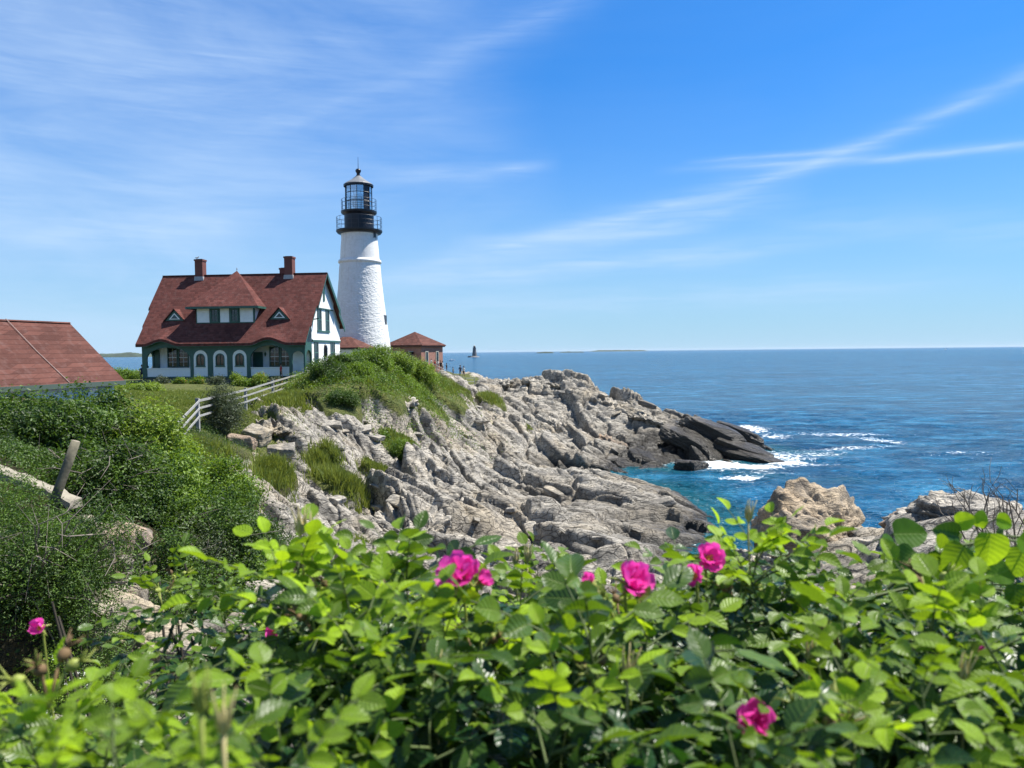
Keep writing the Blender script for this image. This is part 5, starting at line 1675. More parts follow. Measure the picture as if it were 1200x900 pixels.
# seagull on the left chimney
g0 = hw_(3.3, 5.5, 13.06)
sg = empty('seagull', g0, R(80), 'small gull perched on the left chimney of the keepers house', 'gull')
mb_ = MB()
mb_.tube([(0, .22, .12), (0, .12, .14), (0, -.02, .15), (0, -.14, .20), (0, -.19, .27), (0, -.24, .29), (0, -.29, .28)], [.01, .05, .075, .055, .04, .035, .01], 8)
mb_.tube([(.02, 0, .1), (.02, 0, 0)], .008, 4); mb_.tube([(-.02, 0, .1), (-.02, 0, 0)], .008, 4)
mb_.build('body', simple('gull_white', (.6, .6, .58), .7), sg, True)
w_ = MB()
for s_ in (-1, 1): w_.tube([(s_ * .05, -.08, .17), (s_ * .075, .06, .16), (s_ * .03, .27, .14)], [.03, .035, .006], 6)
w_.build('wing', simple('gull_grey', (.22, .23, .25), .7), sg, True)

# ---------------------------------------------------------------- offshore: second lighthouse, islands, boats
def sea_at(px, Y):
    p = at(px, 412, Y); return Vector((p.x, p.y, 0))
RLm = simple('far_granite', (.13, .13, .135), .8, .2, .3)
rl_ = empty('ledge_lighthouse', sea_at(556, 1900), 0, 'distant grey granite lighthouse standing alone in the sea on the horizon', 'lighthouse')
MB().lathe([(5.8, -2), (5.6, 8), (4.6, 15), (3.9, 22), (4.4, 23.2)], 24).build('tower', RLm, rl_, True)
MB().lathe([(4.5, 23.2), (4.5, 24), (2.6, 24.2), (2.6, 27.5), (.3, 30)], 16).build('lantern', BLACK, rl_)
MB().box(-17, -3, -1, -8, 3, 3.2).build('landing_pier', RLm, rl_)
MB().lathe([(15, -1), (11, 2), (5, 3.2), (0, 3.4)], 14).build('rock_base', RLm, rl_)
ISL = simple('island_woods', (.035, .055, .03), .9, .4, .02)
def island(label, px0, px1, Y, hgt, seed):
    a, b = sea_at(px0, Y), sea_at(px1, Y)
    n, m_ = 160, 7
    V, F_ = [], []
    L = (b - a).length
    for i in range(n + 1):
        t = i / n
        env = min(1, math.sin(math.pi * t) * 2.2) ** .7
        h = hgt * env * (.45 + .9 * float(fbm(np.array([t * 5.0]), np.array([seed * 1.0]), seed, 4)[0])) * (1 + .12 * float(fbm(np.array([t * 70.0]), np.array([1.]), seed, 2)[0]))
        for k in range(m_ + 1):
            u = k / m_ * 2 - 1
            V.append((a.x + (b.x - a.x) * t, Y + u * L * .12, h * (1 - abs(u) ** 2.2) - .5))
    for i in range(n):
        for k in range(m_):
            q = i * (m_ + 1) + k
            F_.append((q, q + m_ + 1, q + m_ + 2, q + 1))
    me = bpy.data.meshes.new('island'); me.from_pydata(V, [], F_)
    o = link('island', me, ISL, None, True)
    tag(o, kind='structure')
island('', 60, 178, 6500, 34, 3); island('', 100, 330, 11000, 60, 5)
island('', 628, 650, 5200, 9, 7); island('', 655, 685, 6400, 9, 9); island('', 690, 760, 12000, 20, 12)
WB = simple('boat_white', (.75, .75, .75), .4)
def boat(label, px, Y, s, rz):
    r = empty('motor_boat', sea_at(px, Y), rz, label, 'boat', 'distant boats on the horizon')
    hull = [(-4.2, 0), (-4.2, 1.3), (4.8, 1.9), (3.6, 0)]
    mb2 = MB()
    prof_ = [(-4.2, 1.3, 1.2), (0, 1.5, 1.4), (2.8, 1.1, 1.65), (4.8, .05, 2.0)]
    V = []
    for x, hw2, z in prof_: V += [(x, -hw2, z), (x, hw2, z), (x - .3, hw2 * .6, -.3), (x - .3, -hw2 * .6, -.3)]
    F_ = [(0, 1, 2, 3), (15, 14, 13, 12)]
    for i in range(3):
        for k in range(4): F_.append((i * 4 + k, i * 4 + (k + 1) % 4, (i + 1) * 4 + (k + 1) % 4, (i + 1) * 4 + k))
    V = [tuple(c * s for c in v) for v in V]
    mb2.add(V, F_); mb2.build('hull', WB, r)
    MB().prism([(-1.6 * s, 1.35 * s), (1.6 * s, 1.5 * s), (.8 * s, 3.0 * s), (-1.4 * s, 2.9 * s)], -.9 * s, .9 * s).build('cabin', WB, r)
    MB().tube([(-.5 * s, 0, 2.9 * s), (-.5 * s, 0, 4.6 * s)], .06 * s, 5).build('mast', WB, r)
boat('white motor boat just left of the distant granite lighthouse', 529, 1150, 1.0, .3)
boat('tiny boat near the right end of the sea horizon', 1108, 3600, 1.5, .1)
# ---------------------------------------------------------------- foreground beach roses
def leaf_fg(name, old, young, trans=.34, vein=True):
    m, T = new_mat(name)
    t = T.n('ShaderNodeAttribute', attribute_name='tint').outputs['Fac']
    luv = T.n('ShaderNodeAttribute', attribute_name='leafuv').outputs['Vector']
    s = T.n('ShaderNodeSeparateXYZ', ins={0: luv})
    u, v = s.outputs[0], s.outputs[1]
    au = T.m('ABSOLUTE', u)
    rib = T.m('FRACT', T.m('MULTIPLY', T.m('SUBTRACT', v, T.m('MULTIPLY', au, .22)), 7.0))
    rib = T.m('ABSOLUTE', T.m('SUBTRACT', rib, .5))
    mid = T.mapr(au, 0, .09, 1, 0)
    nz = T.noise(T.n('ShaderNodeTexCoord').outputs['Object'], 60, 4, .6)
    c = T.mix(t, (*old, 1), (*young, 1))
    c = T.mix(T.mapr(nz, .3, .75, 0, .35), c, tuple(x * .55 for x in old) + (1,))
    c = T.mix(T.m('MULTIPLY', mid, .4), c, (.30, .38, .10, 1))
    c = T.mix(T.m('MULTIPLY', T.mapr(rib, .0, .08, 1, 0), .10), c, (.22, .32, .07, 1))
    blot = T.noise(T.n('ShaderNodeTexCoord').outputs['Object'], 9, 3, .6)
    c = T.mix(T.mapr(blot, .68, .74, 0, .35), c, (.32, .26, .05, 1))
    h = T.m('ADD', T.m('MULTIPLY', rib, .8), T.m('MULTIPLY', nz, .35))
    nr = T.bump(T.m('SUBTRACT', h, T.m('MULTIPLY', mid, .5)), .8 if vein else .3, .002)
    p = principled(T, Base_Color=c, Roughness=T.mapr(t, 0, 1, .34, .55), Normal=nr)
    T.set(p, 'Specular IOR Level', T.mapr(t, 0, 1, .40, .18))
    tcx = T.mix(t, (.035, .12, .008, 1), (.56, .80, .02, 1))
    tr = T.n('ShaderNodeBsdfTranslucent', ins={'Color': tcx, 'Normal': nr})
    T.set(T.out, 0, T.n('ShaderNodeMixShader', ins={0: T.mapr(t, 0, 1, trans * .7, trans * 1.25), 1: p, 2: tr}))
    return m
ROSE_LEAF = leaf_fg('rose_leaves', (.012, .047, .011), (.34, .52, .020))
ROUND_LEAF = leaf_fg('round_vine_leaves', (.03, .10, .012), (.16, .33, .018), .5, False)
CANE = simple('rose_cane', (.075, .105, .03), .7, .3, 30)
DCANE = simple('old_brown_cane', (.05, .04, .028), .8, .3, 30)

def leaflet(ns=7, nc=5, width=.60, fold=.16, droop=.22, round_=False, serr=.05, cup=0.0):
    V, UV = [], []
    for i in range(ns):
        t = i / (ns - 1)
        if round_:
            w = width / 2 * (math.sin(math.pi * min(1, t * .92 + .08) ** .72)) ** .6 if t < 1 else 0.02
        else:
            w = width / 2 * max(0, math.sin(math.pi * (t * .97 + .03) ** .88)) ** .72
        if i == ns - 1: w = .006
        if serr and i % 2: w *= 1 + serr
        for k in range(nc):
            s = k / (nc - 1) * 2 - 1
            V.append((s * w, t, abs(s) * w * fold * 2 - droop * t * t + cup * math.sin(math.pi * t) + .015 * math.sin(t * 16) * abs(s)))
            UV.append((s, t, 0))
    F = []
    for i in range(ns - 1):
        for k in range(nc - 1):
            a = i * nc + k
            F.append((a, a + 1, a + nc + 1, a + nc))
    return np.array(V), np.array(F), np.array(UV)

def rotm(ax, a):
    return np.array(Matrix.Rotation(a, 3, ax))

class Cloud:
    """collects many transformed copies of small templates into one mesh"""
    def __init__(self):
        self.V, self.F, self.U, self.t, self.n = [], [], [], [], 0
    def put(self, tpl, M3, off, sc, tint):
        V, F, U = tpl
        P = (V * sc) @ M3.T + off
        self.V.append(P); self.F.append(F + self.n); self.U.append(U); self.t.append(np.full(len(V), tint)); self.n += len(V)
    def mesh(self, name):
        return np_mesh(name, np.concatenate(self.V), np.concatenate(self.F), {'tint': ('FLOAT', 'POINT', np.clip(np.concatenate(self.t), 0, 1)), 'leafuv': ('FLOAT_VECTOR', 'POINT', np.concatenate(self.U))}, smooth=True)

L_HI = [leaflet(9, 5, .66, f, d, serr=.06) for f, d in ((.10, .15), (.22, .30), (.05, .05), (.30, .2))]
L_LO = [leaflet(5, 3, .68, f, d, serr=0) for f, d in ((.12, .15), (.22, .30), (.05, .05), (.3, .2))]

def frame(d, up):
    d = np.array(d, float); d /= np.linalg.norm(d)
    x = np.cross(d, up); nx = np.linalg.norm(x)
    x = np.array([1., 0, 0]) if nx < 1e-4 else x / nx
    z = np.cross(x, d)
    return np.stack([x, d, z], 1)      # columns: local x, y(dir), z

def compound_leaf(cl, st, base, d, up, length, size, tint, g, hi, pairs=3):
    """rachis with paired leaflets"""
    M0 = frame(d, up)
    tpl = L_HI if hi else L_LO
    pts = []
    for i in range(5):
        t = i / 4
        pts.append(base + M0 @ np.array([0, t * length, -.22 * length * t * t]))
    st.append((pts, length * .010))
    for j in range(pairs + 1):
        t = .36 + .64 * j / pairs
        p = base + M0 @ np.array([0, t * length, -.22 * length * t * t])
        if j == pairs:
            a = [0.0]
        else:
            a = [-1, 1]
        for s in a:
            ang = s * R(g.uniform(52, 72)) if s else R(g.normal() * 8)
            yaw = rotm('Z', -ang)
            pit = rotm('X', R(-14 * t + g.normal() * 14 - 5))
            roll = rotm('Y', R(g.normal() * 16))
            M = M0 @ yaw @ pit @ roll
            sz = size * (1.0 if j == pairs else (.72 + .2 * j / pairs)) * g.uniform(.86, 1.12)
            cl.put(tpl[g.integers(0, 4)], M, p, sz, tint + g.normal() * .07)

def shoot(cl, st, top, g, hi, vig=1.0, young=.5, height=.42, lean=None, nleaf=9, bare=False):
    lean = np.array([g.normal() * .22, g.normal() * .22, 1.0]) if lean is None else np.array(lean, float)
    lean /= np.linalg.norm(lean)
    base = top - lean * height - np.array([0, 0, .25 * height])
    cane = []
    for i in range(6):
        t = i / 5
        cane.append(base + (top - base) * t + np.array([lean[0], lean[1], 0]) * (-.12 * height * math.sin(math.pi * t)))
    st.append((cane, .0016 * vig))
    ph = g.uniform(0, 6.28)
    for k in range(nleaf):
        t = k / (nleaf - 1)           # 0 = tip
        ph += 2.4 + g.normal() * .2
        p = top - lean * (height * .50 * t ** 1.2) 
        out = np.array([math.cos(ph), math.sin(ph), 0])
        el_ = R(62 - 58 * min(1, t * 1.5) + g.normal() * 10)
        d = out * math.cos(el_) + np.array([0, 0, 1]) * math.sin(el_)
        up = np.array([0, 0, 1.0]) * math.cos(el_) - out * math.sin(el_)
        ln = vig * (.070 + .065 * min(1, t * 2.2)) * g.uniform(.85, 1.15)
        sz = vig * (.027 + .019 * min(1, t * 2.0))
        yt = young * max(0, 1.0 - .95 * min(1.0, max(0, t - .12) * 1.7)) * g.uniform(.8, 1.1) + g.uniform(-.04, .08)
        compound_leaf(cl, st, p, d, up, ln, sz, yt, g, hi, 3 if t > .12 else 2)

def stems_mesh(st, name, mat, parent, n=4):
    """sweep thin tubes along every stored path"""
    Vs, Fs, b = [], [], 0
    for pts, r in st:
        pts = np.array(pts)
        m = len(pts)
        for i in range(m):
            d = pts[min(i + 1, m - 1)] - pts[max(i - 1, 0)]
            d = d / (np.linalg.norm(d) + 1e-9)
            s = np.cross(d, (.12, .3, .9)); s /= np.linalg.norm(s) + 1e-9
            t_ = np.cross(s, d)
            rr_ = r * (1.25 - .6 * i / (m - 1))
            for k in range(n):
                a = 2 * math.pi * k / n
                Vs.append(pts[i] + (s * math.cos(a) + t_ * math.sin(a)) * rr_)
        for i in range(m - 1):
            for k in range(n):
                k2 = (k + 1) % n
                Fs.append((b + i * n + k, b + i * n + k2, b + (i + 1) * n + k2, b + (i + 1) * n + k))
        b += m * n
    return link(name, np_mesh(name, np.array(Vs), np.array(Fs), smooth=True), mat, parent)

m, T = new_mat('pink_petal')
tc = T.n('ShaderNodeTexCoord').outputs['Object']
luv = T.n('ShaderNodeAttribute', attribute_name='leafuv').outputs['Vector']
v = T.n('ShaderNodeSeparateXYZ', ins={0: luv}).outputs[1]
c = T.mix(T.mapr(v, 0.0, .35, 0, 1), (.75, .45, .50, 1), (.72, .045, .40, 1))
c = T.mix(T.mapr(T.noise(tc, 70, 4, .6), .35, .7, 0, .5), c, (.85, .16, .58, 1))
p = principled(T, Base_Color=c, Roughness=.6, Normal=T.bump(T.noise(tc, 90, 3, .6), .6, .002))
tr = T.n('ShaderNodeBsdfTranslucent', ins={'Color': (.95, .08, .50, 1)})
T.set(T.out, 0, T.n('ShaderNodeMixShader', ins={0: .4, 1: p, 2: tr}))
PETAL = m
STAMEN = simple('yellow_stamens', (.62, .42, .05), .7, .2, 50)
SEPAL = simple('green_sepals', (.24, .28, .05), .6, .2, 40)
DRYP = simple('dry_brown_petals', (.16, .10, .045), .8, .35, 40)

def petal(g, L=1.0, W_=1.05, cup=.5):
    ns, nc = 9, 9
    V, U, F = [], [], []
    w1, w2 = g.uniform(0, 6), g.uniform(0, 6)
    for i in range(ns):
        t = i / (ns - 1)
        w = W_ * (.18 + .82 * math.sin(math.pi * .5 * min(1, t * 1.25)) ** 1.0) * (1 if t < .8 else math.sqrt(max(0.03, 1 - ((t - .8) / .215) ** 2)))
        for k in range(nc):
            s = k / (nc - 1) * 2 - 1
            edge = t * t
            notch = -.10 * math.exp(-(s / .25) ** 2) * edge
            V.append((s * w * .5, L * (t + notch), cup * t * t * .55 + abs(s) ** 2 * .16 * t + .045 * math.sin(s * 4 + w1) * edge + .03 * math.sin(t * 8 + w2 + s * 3) * t))
            U.append((s, t, 0))
    for i in range(ns - 1):
        for k in range(nc - 1):
            a = i * nc + k
            F.append((a, a + 1, a + nc + 1, a + nc))
    return np.array(V), np.array(F), np.array(U)

def rose_flower(parent, pos, R_, facing, seed, name='rose_flower', label=None, cup=.5, layers=2):
    """open rugose rose: petals as one ruffled mesh, stamens and sepals below"""
    g = np.random.default_rng(seed)
    M0 = frame(np.array([0.01, 1.0, 0]) if abs(facing[2]) > .9 else np.array([0, 0, 1.0]), np.array(facing, float))
    fz = np.array(facing, float); fz /= np.linalg.norm(fz)
    fx = np.cross(fz, (0.1, .9, .2)); fx /= np.linalg.norm(fx)
    fy = np.cross(fz, fx)
    B = np.stack([fx, fy, fz], 1)
    cl = Cloud()
    for ly in range(layers):
        n = 5
        for k in range(n):
            a = 2 * math.pi * (k + .5 * ly) / n + g.normal() * .10
            lift = R(8 + 20 * ly + g.normal() * 8 + 40 * cup)
            M = B @ rotm('Z', a) @ rotm('X', lift)
            cl.put(petal(g, 1, 1.1, .35 + g.uniform(-.1, .3)), M, np.array(pos), R_ * (1 - .16 * ly) * g.uniform(.88, 1.08), .5)
    f = link(name, cl.mesh(name), PETAL, parent)
    if label: f['label'] = label
    s = MB()
    for k in range(46):
        a = g.uniform(0, 6.28); r = g.uniform(.05, .30) * R_
        p0 = np.array(pos) + B @ np.array([r * .4 * math.cos(a), r * .4 * math.sin(a), .03 * R_])
        p1 = np.array(pos) + B @ np.array([r * math.cos(a), r * math.sin(a), R_ * g.uniform(.20, .30)])
        s.tube([p0, p1], [.0004, .0011], 4)
    s.build('stamens', STAMEN, f)
    s = MB()
    s.tube([np.array(pos) - B @ np.array([0, 0, .34 * R_]), np.array(pos) - B @ np.array([0, 0, .2 * R_]), np.array(pos) - B @ np.array([0, 0, .02 * R_])], [.004, .009, .006], 8)
    q0 = np.array(pos) - B @ np.array([0, 0, .30 * R_])
    s.tube([q0, q0 + np.array([.003, .002, -.05]), q0 + np.array([.010, .012, -.22])], [.0028, .0022, .0026], 6)
    for k in range(5):
        a = 2 * math.pi * k / 5
        e = B @ np.array([math.cos(a), math.sin(a), -.1])
        s.tube([np.array(pos), np.array(pos) + e * R_ * .5, np.array(pos) + e * R_ * .85 - B @ np.array([0, 0, .15 * R_])], [.003, .0025, .0006], 5)
    s.build('sepals', SEPAL, f)
    return f

def bud(parent, pos, d, L, seed, name='rose_bud', mat=None):
    g = np.random.default_rng(seed)
    d = np.array(d, float); d /= np.linalg.norm(d)
    s = MB()
    p = np.array(pos)
    s.tube([p + d * L * .1, p - np.array([0, 0, .03]), p + np.array([.008, .01, -.12])], [.0018, .0016, .0018], 5)
    s.tube([p, p + d * L * .12, p + d * L * .3, p + d * L * .55, p + d * L * .85, p + d * L * 1.1], [L * .04, L * .14, L * .20, L * .17, L * .07, L * .01], 8)
    for k in range(5):
        a = 2 * math.pi * k / 5 + seed
        e = frame(d, (0.2, .1, .97)) @ np.array([math.cos(a), 0, math.sin(a)])
        s.tube([p + d * L * .25 + e * L * .18, p + d * L * .8 + e * L * .24, p + d * L * 1.5 + e * L * (.10 + .4 * g.uniform(0, 1))], [L * .06, L * .05, L * .015], 5)
    return s.build(name, mat or SEPAL, parent, True)

def hip_cluster(parent, pos, g, n=5, size=.015):
    """spent blooms: green hips with long curling sepals"""
    for i in range(n):
        a = g.uniform(0, 6.28)
        d = np.array([math.cos(a) * .8, math.sin(a) * .8, g.uniform(.3, 1)])
        d /= np.linalg.norm(d)
        q = np.array(pos) + d * .03
        s = MB()
        s.tube([np.array(pos) - np.array([0, 0, .03]), q - d * .008], [.0016, .0016], 5)
        s.tube([q - d * size * .5, q - d * size * .2, q + d * size * .25, q + d * size * .5], [size * .15, size * .42, size * .44, size * .22], 8)
        for k in range(5):
            b = 2 * math.pi * k / 5
            e = frame(d, (0.2, .1, .97)) @ np.array([math.cos(b), 0, math.sin(b)])
            c1 = q + d * size * .5
            s.tube([c1, c1 + (d * .8 + e * .5) * size * .6, c1 + (d * 1.3 + e * .8) * size * .8 + g.normal(size=3) * .003], [.0014, .0012, .0005], 4)
        s.build('rose_hip', SEPAL if i % 4 else DRYP, parent, True)

# skyline of the rose thicket (picture column -> row at its far edge)
SKYX = [-80, 0, 60, 120, 150, 270, 300, 340, 380, 420, 450, 500, 560, 600, 640, 680, 720, 770, 800, 840, 880, 930, 970, 1010, 1045, 1080, 1140, 1200, 1300]
SKYY = [785, 790, 805, 850, 895, 880, 812, 695, 650, 648, 655, 672, 690, 690, 680, 688, 690, 700, 680, 655, 650, 655, 690, 715, 690, 655, 650, 640, 640]
BUSH = [
    ('rose_bush', 'blurred bright rose leaves nearest the viewer at the bottom left corner', -60, 215),
    ('rose_bush', 'rose bush with a pale bud and broad soft leaves right of the bottom left corner', 215, 400),
    ('rose_bush', 'rose bush with the first open pink bloom left of centre', 400, 600),
    ('rose_bush', 'rose bush at the centre with the big magenta bloom and fading buds', 600, 780),
    ('rose_bush', 'rose bush right of centre with a pair of deep pink blooms on its left side', 780, 985),
    ('rose_bush', 'dark glossy rose bush in the bottom right corner below the round leaves', 985, 1300),
]
bush_data = []
for (nm, lab, x0, x1) in BUSH:
    c = at((x0 + x1) / 2, 800, 1.1)
    bush_data.append(dict(root=empty(nm, (c.x, c.y, 11.4), 0, lab, 'rose bush', 'beach roses along the foreground'), cl=Cloud(), st=[], x0=x0, x1=x1, loc=np.array([c.x, c.y, 11.4])))
gg = np.random.default_rng(2024)
def sky_row(px):
    return float(np.interp(px, SKYX, SKYY)) + 13
def proj(p):
    d = np.linalg.inv(CR) @ (np.array(p) - np.array([0, 0, EYE]))
    return 600 + FPX * d[0] / -d[2], 450 - FPX * d[1] / -d[2]
nsh = 0
Ylist = [.70, .80, .90, 1.04, 1.2, 1.38, 1.58, 1.8, 2.05, 2.35]
for Yc in Ylist:
    dx = .095 + .035 * Yc
    xs_ = np.arange(-.78 * Yc - .1, .78 * Yc + .1, dx)
    for x in xs_:
        xx = x + gg.normal() * dx * .3
        yy = Yc + gg.normal() * .05
        px = 600 + FPX * xx / yy
        j = sky_row(px)
        zr_rel = -(j - 412) / FPX * yy
        zcan = -.385 - .055 * (yy - .6) + gg.normal() * .035
        left_gap = 110 < px < 300 and yy > 1.15
        if left_gap: continue
        if px < 330 and yy > 1.5: continue
        z = min(zcan + .065 * math.sin(xx * 7 + yy * 3) * math.cos(xx * 3 - yy * 6), zr_rel - .012 - abs(gg.normal()) * .03) - (.075 if px < 330 else .012)
        if z < -.9: continue
        b = next((b for b in bush_data if b['x0'] <= px < b['x1']), None)
        if b is None: continue
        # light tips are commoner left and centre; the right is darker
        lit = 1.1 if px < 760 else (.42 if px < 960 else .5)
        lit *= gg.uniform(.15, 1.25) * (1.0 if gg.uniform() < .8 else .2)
        hi = yy < 1.3
        if gg.uniform() < .14: z -= .09
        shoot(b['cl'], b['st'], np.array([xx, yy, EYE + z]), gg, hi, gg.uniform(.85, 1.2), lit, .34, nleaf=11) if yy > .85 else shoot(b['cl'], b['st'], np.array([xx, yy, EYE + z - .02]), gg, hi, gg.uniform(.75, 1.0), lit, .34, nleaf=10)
        nsh += 1
        # understorey: darkest leaf tint, shade of the gaps put into the colour
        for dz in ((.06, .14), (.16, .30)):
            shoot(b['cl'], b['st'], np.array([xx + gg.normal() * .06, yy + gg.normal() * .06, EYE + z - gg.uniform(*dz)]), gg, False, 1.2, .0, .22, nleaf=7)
# named sprays seen against the rocks
def spray(i, px, py, Y, young, vig=1.0, nleaf=9, lean=None, height=.3):
    b = bush_data[i]
    p = at(px, py, Y)
    shoot(b['cl'], b['st'], np.array(p), gg, True, vig, young, height, lean, nleaf + 2)
for a in ((1, 352, 662, 1.25, 1.0, 1.2), (1, 330, 685, 1.2, .95, 1.15), (1, 385, 668, 1.3, .8, 1.1), (2, 455, 672, 1.3, .30, 1.3), (2, 475, 680, 1.25, .25, 1.25), (2, 425, 690, 1.2, .8, 1.1),
          (3, 648, 668, 1.9, .35, 1.2), (3, 630, 668, 1.9, .4, 1.1), (3, 690, 750, .95, .25, 1.5), (2, 610, 700, 1.3, .45, 1.2), (4, 888, 648, 1.35, 1.0, 1.15), (4, 865, 655, 1.35, .95, 1.1), (4, 915, 648, 1.4, .9, 1.1),
          (4, 800, 668, 1.6, .3, 1.1), (4, 975, 700, 1.3, .5, 1.1), (5, 1090, 730, 1.0, .6, 1.2), (5, 1150, 745, .95, .7, 1.2), (3, 760, 730, 1.1, .9, 1.2), (0, 30, 850, .85, 1.0, 1.0), (0, 125, 880, .85, .3, 1.0),
          (0, 80, 850, .9, .9, 1.0), (0, 5, 850, .5, 1.0, .6), (0, 62, 885, .5, .9, .55), (0, 130, 870, .52, .4, .7), (1, 205, 890, .5, .8, .6), (1, 305, 885, .55, .6, .7), (1, 250, 890, .8, .8, 1.0), (1, 330, 880, .75, .35, 1.2), (3, 660, 830, .8, .9, 1.1), (2, 420, 760, .95, .95, 1.15), (2, 520, 740, 1.1, .9, 1.15), (4, 870, 880, .7, .15, 1.1), (5, 1000, 870, .75, .9, 1.1)):
    spray(*a)
# the slender rose at lower left standing over the gap
rb2 = empty('rose_bush', base_at(205, 800, 2.3), 0, 'slender rose stem with a tuft of dull leaves standing over the gap at lower left', 'rose bush', 'beach roses along the foreground')
cl2, st2 = Cloud(), []
tops = [at(*q) for q in ((205, 672, 2.1), (180, 690, 2.0), (240, 690, 2.2), (262, 715, 2.1), (215, 720, 2.0), (285, 700, 2.3), (165, 740, 1.9), (250, 760, 2.0), (300, 745, 2.2), (195, 770, 1.8), (230, 800, 1.8), (325, 770, 2.0), (275, 790, 1.9), (150, 800, 1.7), (190, 830, 1.5))]
for tpt in tops:
    shoot(cl2, st2, np.array(tpt), gg, True, 1.0, gg.uniform(.15, .55), .26, nleaf=7)
fork = np.array(at(152, 860, 1.9))
for q in (tops[0], tops[3], tops[5], tops[8]):
    q = np.array(q); mid = (q * .45 + fork * .55) + np.array([.02, 0, -.03])
    st2.append(([fork, mid, q - np.array([0, 0, .12])], .006))
for bd in bush_data + [dict(root=rb2, cl=cl2, st=st2, loc=np.array(rb2.location))]:
    me = bd['cl'].mesh('foliage')
    o = link('foliage', me, ROSE_LEAF, bd['root']); o.location = -bd['root'].location
    o = stems_mesh(bd['st'], 'canes', CANE, bd['root']); o.location = -bd['root'].location
    g = np.random.default_rng(int(abs(bd['loc'][0]) * 1000))
    w = MB()
    for k in range(9):           # old canes from the ground
        x_ = bd['loc'][0] + g.normal() * .18; y_ = bd['loc'][1] + g.uniform(-.2, .8)
        gz = ground_z(x_, y_) - .05
        tp = np.array([x_ + g.normal() * .15, y_ + g.normal() * .15, EYE - .80 + g.normal() * .04])
        w.tube([(x_, y_, gz), (x_ * .5 + tp[0] * .5 + .04, y_ * .5 + tp[1] * .5, (gz + tp[2]) / 2), tp], [.009, .007, .004], 6)
    o = w.build('old_canes', DCANE, bd['root']); o.location = -bd['root'].location
def fl(i, px, py, Y, d, R_, seed, label, cup=.5, **k):
    b = bush_data[i] if i < 6 else dict(root=rb2)
    p = np.array(at(px, py, Y)) - np.array(b['root'].location)
    return rose_flower(b['root'], p, R_, d, seed, label=label, cup=cup, **k)
fl(2, 541, 677, 1.14, (-.15, -.5, .75), .036, 1, 'open bright pink rose with ruffled petals', .12)
fl(2, 562, 682, 1.14, (.7, -.2, .5), .020, 2, None, .9, layers=1)
fl(3, 737, 686, 1.08, (.45, -.4, .65), .036, 3, 'magenta rose half open above pale buds', .5)
fl(3, 692, 684, 1.15, (-.3, -.3, .8), .017, 4, None, 1.0, layers=1)
fl(4, 829, 656, 1.3, (.2, -.6, .6), .031, 5, 'deep pink rose tipped toward the viewer', .2)
fl(4, 815, 676, 1.25, (-.35, -.7, .35), .026, 6, None, .6, layers=1)
fl(4, 880, 850, .82, (0, -.6, .5), .028, 7, 'dark magenta rose deep in the shade', .6)
fl(6, 322, 741, 2.2, (0, -.8, .4), .030, 8, None, .5, layers=1)
fl(0, 48, 736, 1.5, (0, -.7, .5), .022, 9, None, .5, layers=1)
fl(5, 1146, 765, 1.0, (.3, -.6, .5), .011, 10, None, .9, layers=1)
gb = np.random.default_rng(99)
def bd_(i, px, py, Y, L, d=(0.05, -.1, 1)):
    b = bush_data[i]
    bud(b['root'], np.array(at(px, py, Y)) - np.array(b['root'].location), d, L, int(px), mat=BUDM if L > .02 else None)
BUDM = simple('pale_bud', (.42, .36, .16), .6, .25, 40)
for a in ((1, 236, 838, .46, .020), (1, 262, 862, .48, .021), (1, 352, 628, 1.25, .034), (1, 365, 632, 1.25, .03), (2, 508, 805, .95, .03), (3, 695, 708, 1.25, .022), (3, 705, 704, 1.25, .020), (4, 877, 612, 1.35, .028),
          (2, 500, 770, 1.1, .03), (4, 948, 775, 1.1, .026), (5, 1128, 800, .9, .026), (2, 604, 664, 1.7, .03), (2, 618, 660, 1.7, .03), (3, 735, 800, .9, .03)):
    bd_(*a)
for a in ((1, 372, 735, 1.15), (1, 395, 700, 1.3), (2, 445, 695, 1.2), (3, 712, 712, 1.25), (3, 728, 722, 1.2), (4, 862, 700, 1.35), (5, 1090, 690, 1.2), (4, 960, 862, .8), (5, 1010, 855, .85), (0, 55, 800, .8), (3, 700, 800, 1.0), (2, 560, 760, 1.15), (4, 985, 745, 1.2)):
    i, px, py, Y = a
    b = bush_data[i]
    hip_cluster(b['root'], np.array(at(px, py, Y)) - np.array(b['root'].location), gb)
for q in ((205, 678, 2.1), (262, 718, 2.1), (190, 700, 2.0)):
    hip_cluster(rb2, np.array(at(*q)) - np.array(rb2.location), gb, 4)

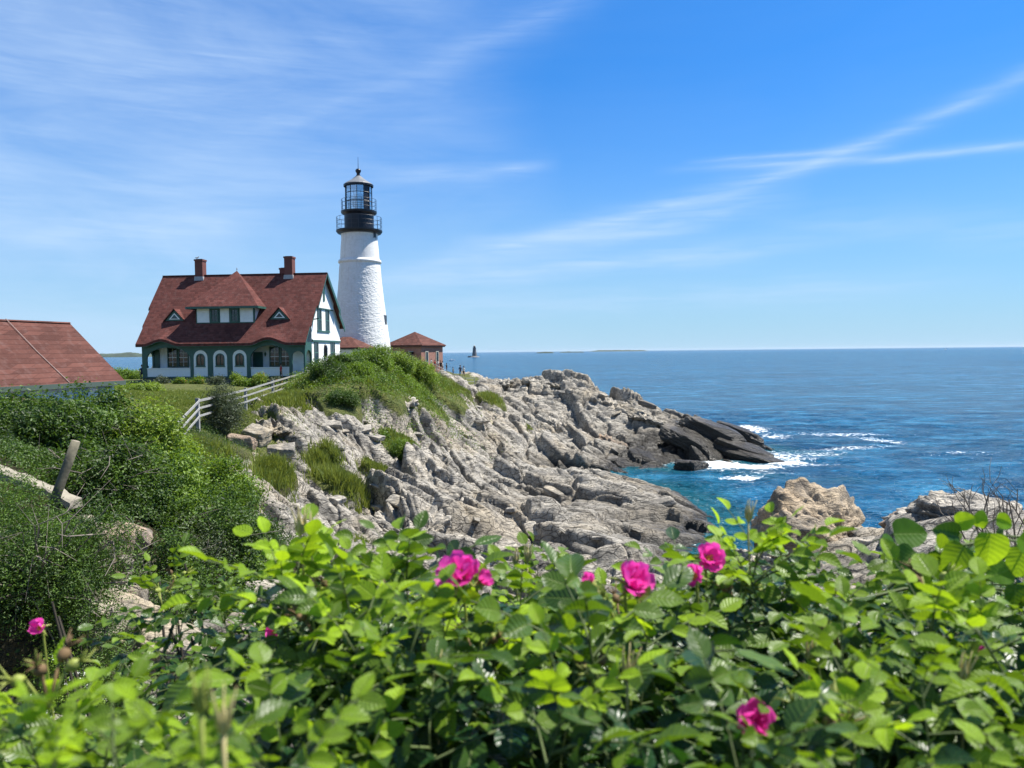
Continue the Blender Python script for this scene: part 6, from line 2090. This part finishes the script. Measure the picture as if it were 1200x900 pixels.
# ---- climbing vine with big round leaves at the right edge
vr = empty('round_leaf_vine', base_at(1150, 700, 1.3), 0, 'climbing vine with large round bright green leaves at the right edge', 'vine')
RL = [leaflet(9, 7, .96, f, d, round_=True, serr=.02) for f, d in ((.08, .10), (.16, .22), (.03, .30))]
cv, sv = Cloud(), []
vine = [((1040, 690), (1075, 660), (1120, 640), (1175, 632), (1230, 640)), ((1090, 720), (1110, 670), (1150, 625), (1200, 630), (1240, 600)), ((1020, 700), (1060, 690), (1110, 690), (1170, 690), (1230, 700))]
gv = np.random.default_rng(5)
for vi, pp in enumerate(vine):
    pts_ = [np.array(at(x, y, 1.28 + .06 * vi)) for x, y in pp]
    sv.append((pts_, .0028))
big = ((1068, 625, .058, .32, 100), (1160, 645, .056, .8, 185), (1120, 655, .052, .45, 200), (1132, 610, .034, .95, 60), (1178, 612, .030, .95, 120), (1100, 665, .050, .15, 200), (1195, 660, .05, .75, 190), (1080, 690, .046, .12, 150),
       (1140, 690, .05, .35, 170), (1190, 700, .046, .2, 200), (1060, 655, .045, .2, 230), (1150, 608, .03, .9, 20), (1205, 640, .04, .85, 140), (1110, 625, .045, .1, 300), (1045, 640, .04, .25, 120), (1170, 672, .045, .5, 250))
for k, (px, py, L, tint, ang) in enumerate(big):
    c = np.array(at(px, py, 1.22 + gv.uniform(0, .12)))
    a = R(ang + gv.normal() * 10)
    d = np.array([math.sin(a), -.15, math.cos(a)])
    n_ = unit(np.array([gv.normal() * .25, -1.0, .55 + gv.normal() * .2]))
    M = frame(d, n_)
    cv.put(RL[k % 3], M, c - d * L * .5, L, tint)
    sv.append(([c - d * L * .5, c - d * L * .7 + np.array([0, .01, -.01]), c - d * L * .9 + np.array([.01, .03, -.03])], .0012))
o = link('foliage', cv.mesh('foliage'), ROUND_LEAF, vr); o.location = -vr.location
o = stems_mesh(sv, 'stem', CANE, vr); o.location = -vr.location

# ---- bare branches over the right hand outcrop, leafy twig beside it
bs = empty('bare_branches', (*at(1150, 650, 9.0)[:2], ground_z(at(1150, 650, 9.0).x, 9.0)), 0, 'tangle of bare grey branches in front of the layered outcrop at right', 'dead shrub')
g = np.random.default_rng(17)
st = []
def twig(p, d, L, r, depth):
    q = p + d * L
    m_ = (p + q) / 2 + g.normal(size=3) * L * .06
    st.append(([p, m_, q], r))
    if depth:
        for _ in range(g.integers(2, 4)):
            t = g.uniform(.35, 1)
            dd = unit(d + g.normal(size=3) * .55)
            twig(p + (q - p) * t, dd, L * g.uniform(.45, .7), r * .6, depth - 1)
for k, (x0, y0, x1, y1) in enumerate(((1150, 640, 1128, 578), (1155, 645, 1158, 580), (1180, 650, 1175, 590), (1190, 640, 1182, 585), (1200, 650, 1180, 588), (1140, 650, 1110, 600), (1165, 655, 1135, 605), (1195, 660, 1150, 610), (1210, 630, 1185, 590))):
    a, b = np.array(at(x0, y0, 9.0)), np.array(at(x1, y1, 8.8))
    L = np.linalg.norm(b - a)
    twig(a, (b - a) / L, L, .010, 2)
for k in range(5):
    a = np.array(at(1150 + k * 14, 640, 9.0)); st.append(([np.array(bs.location) + g.normal(size=3) * .1, (a + np.array(bs.location)) / 2, a], .014))
o = stems_mesh(st, 'branches', TWIG, bs); o.location = -bs.location
sprig = SH('leafy_shrub', 'leafy twig poking into the photo above the water at the right edge', 1212, 8.5, 555, .22, .2, 900, .035, M_MID, 91, lobes=8, stems=4)
print('shoots', nsh)

# ---------------------------------------------------------------- sea air
m, T = new_mat('sea_air')
vol = T.n('ShaderNodeVolumePrincipled', ins={'Color': (.80, .88, 1.0, 1), 'Density': 1.4e-5, 'Anisotropy': .2})
T.t.links.new(vol.outputs[0], T.out.inputs['Volume'])
o = MB().box(-31000, -31000, -7, 31000, 31000, 62).build('haze', m)
tag(o, kind='stuff', label='thin pale sea air over the water')
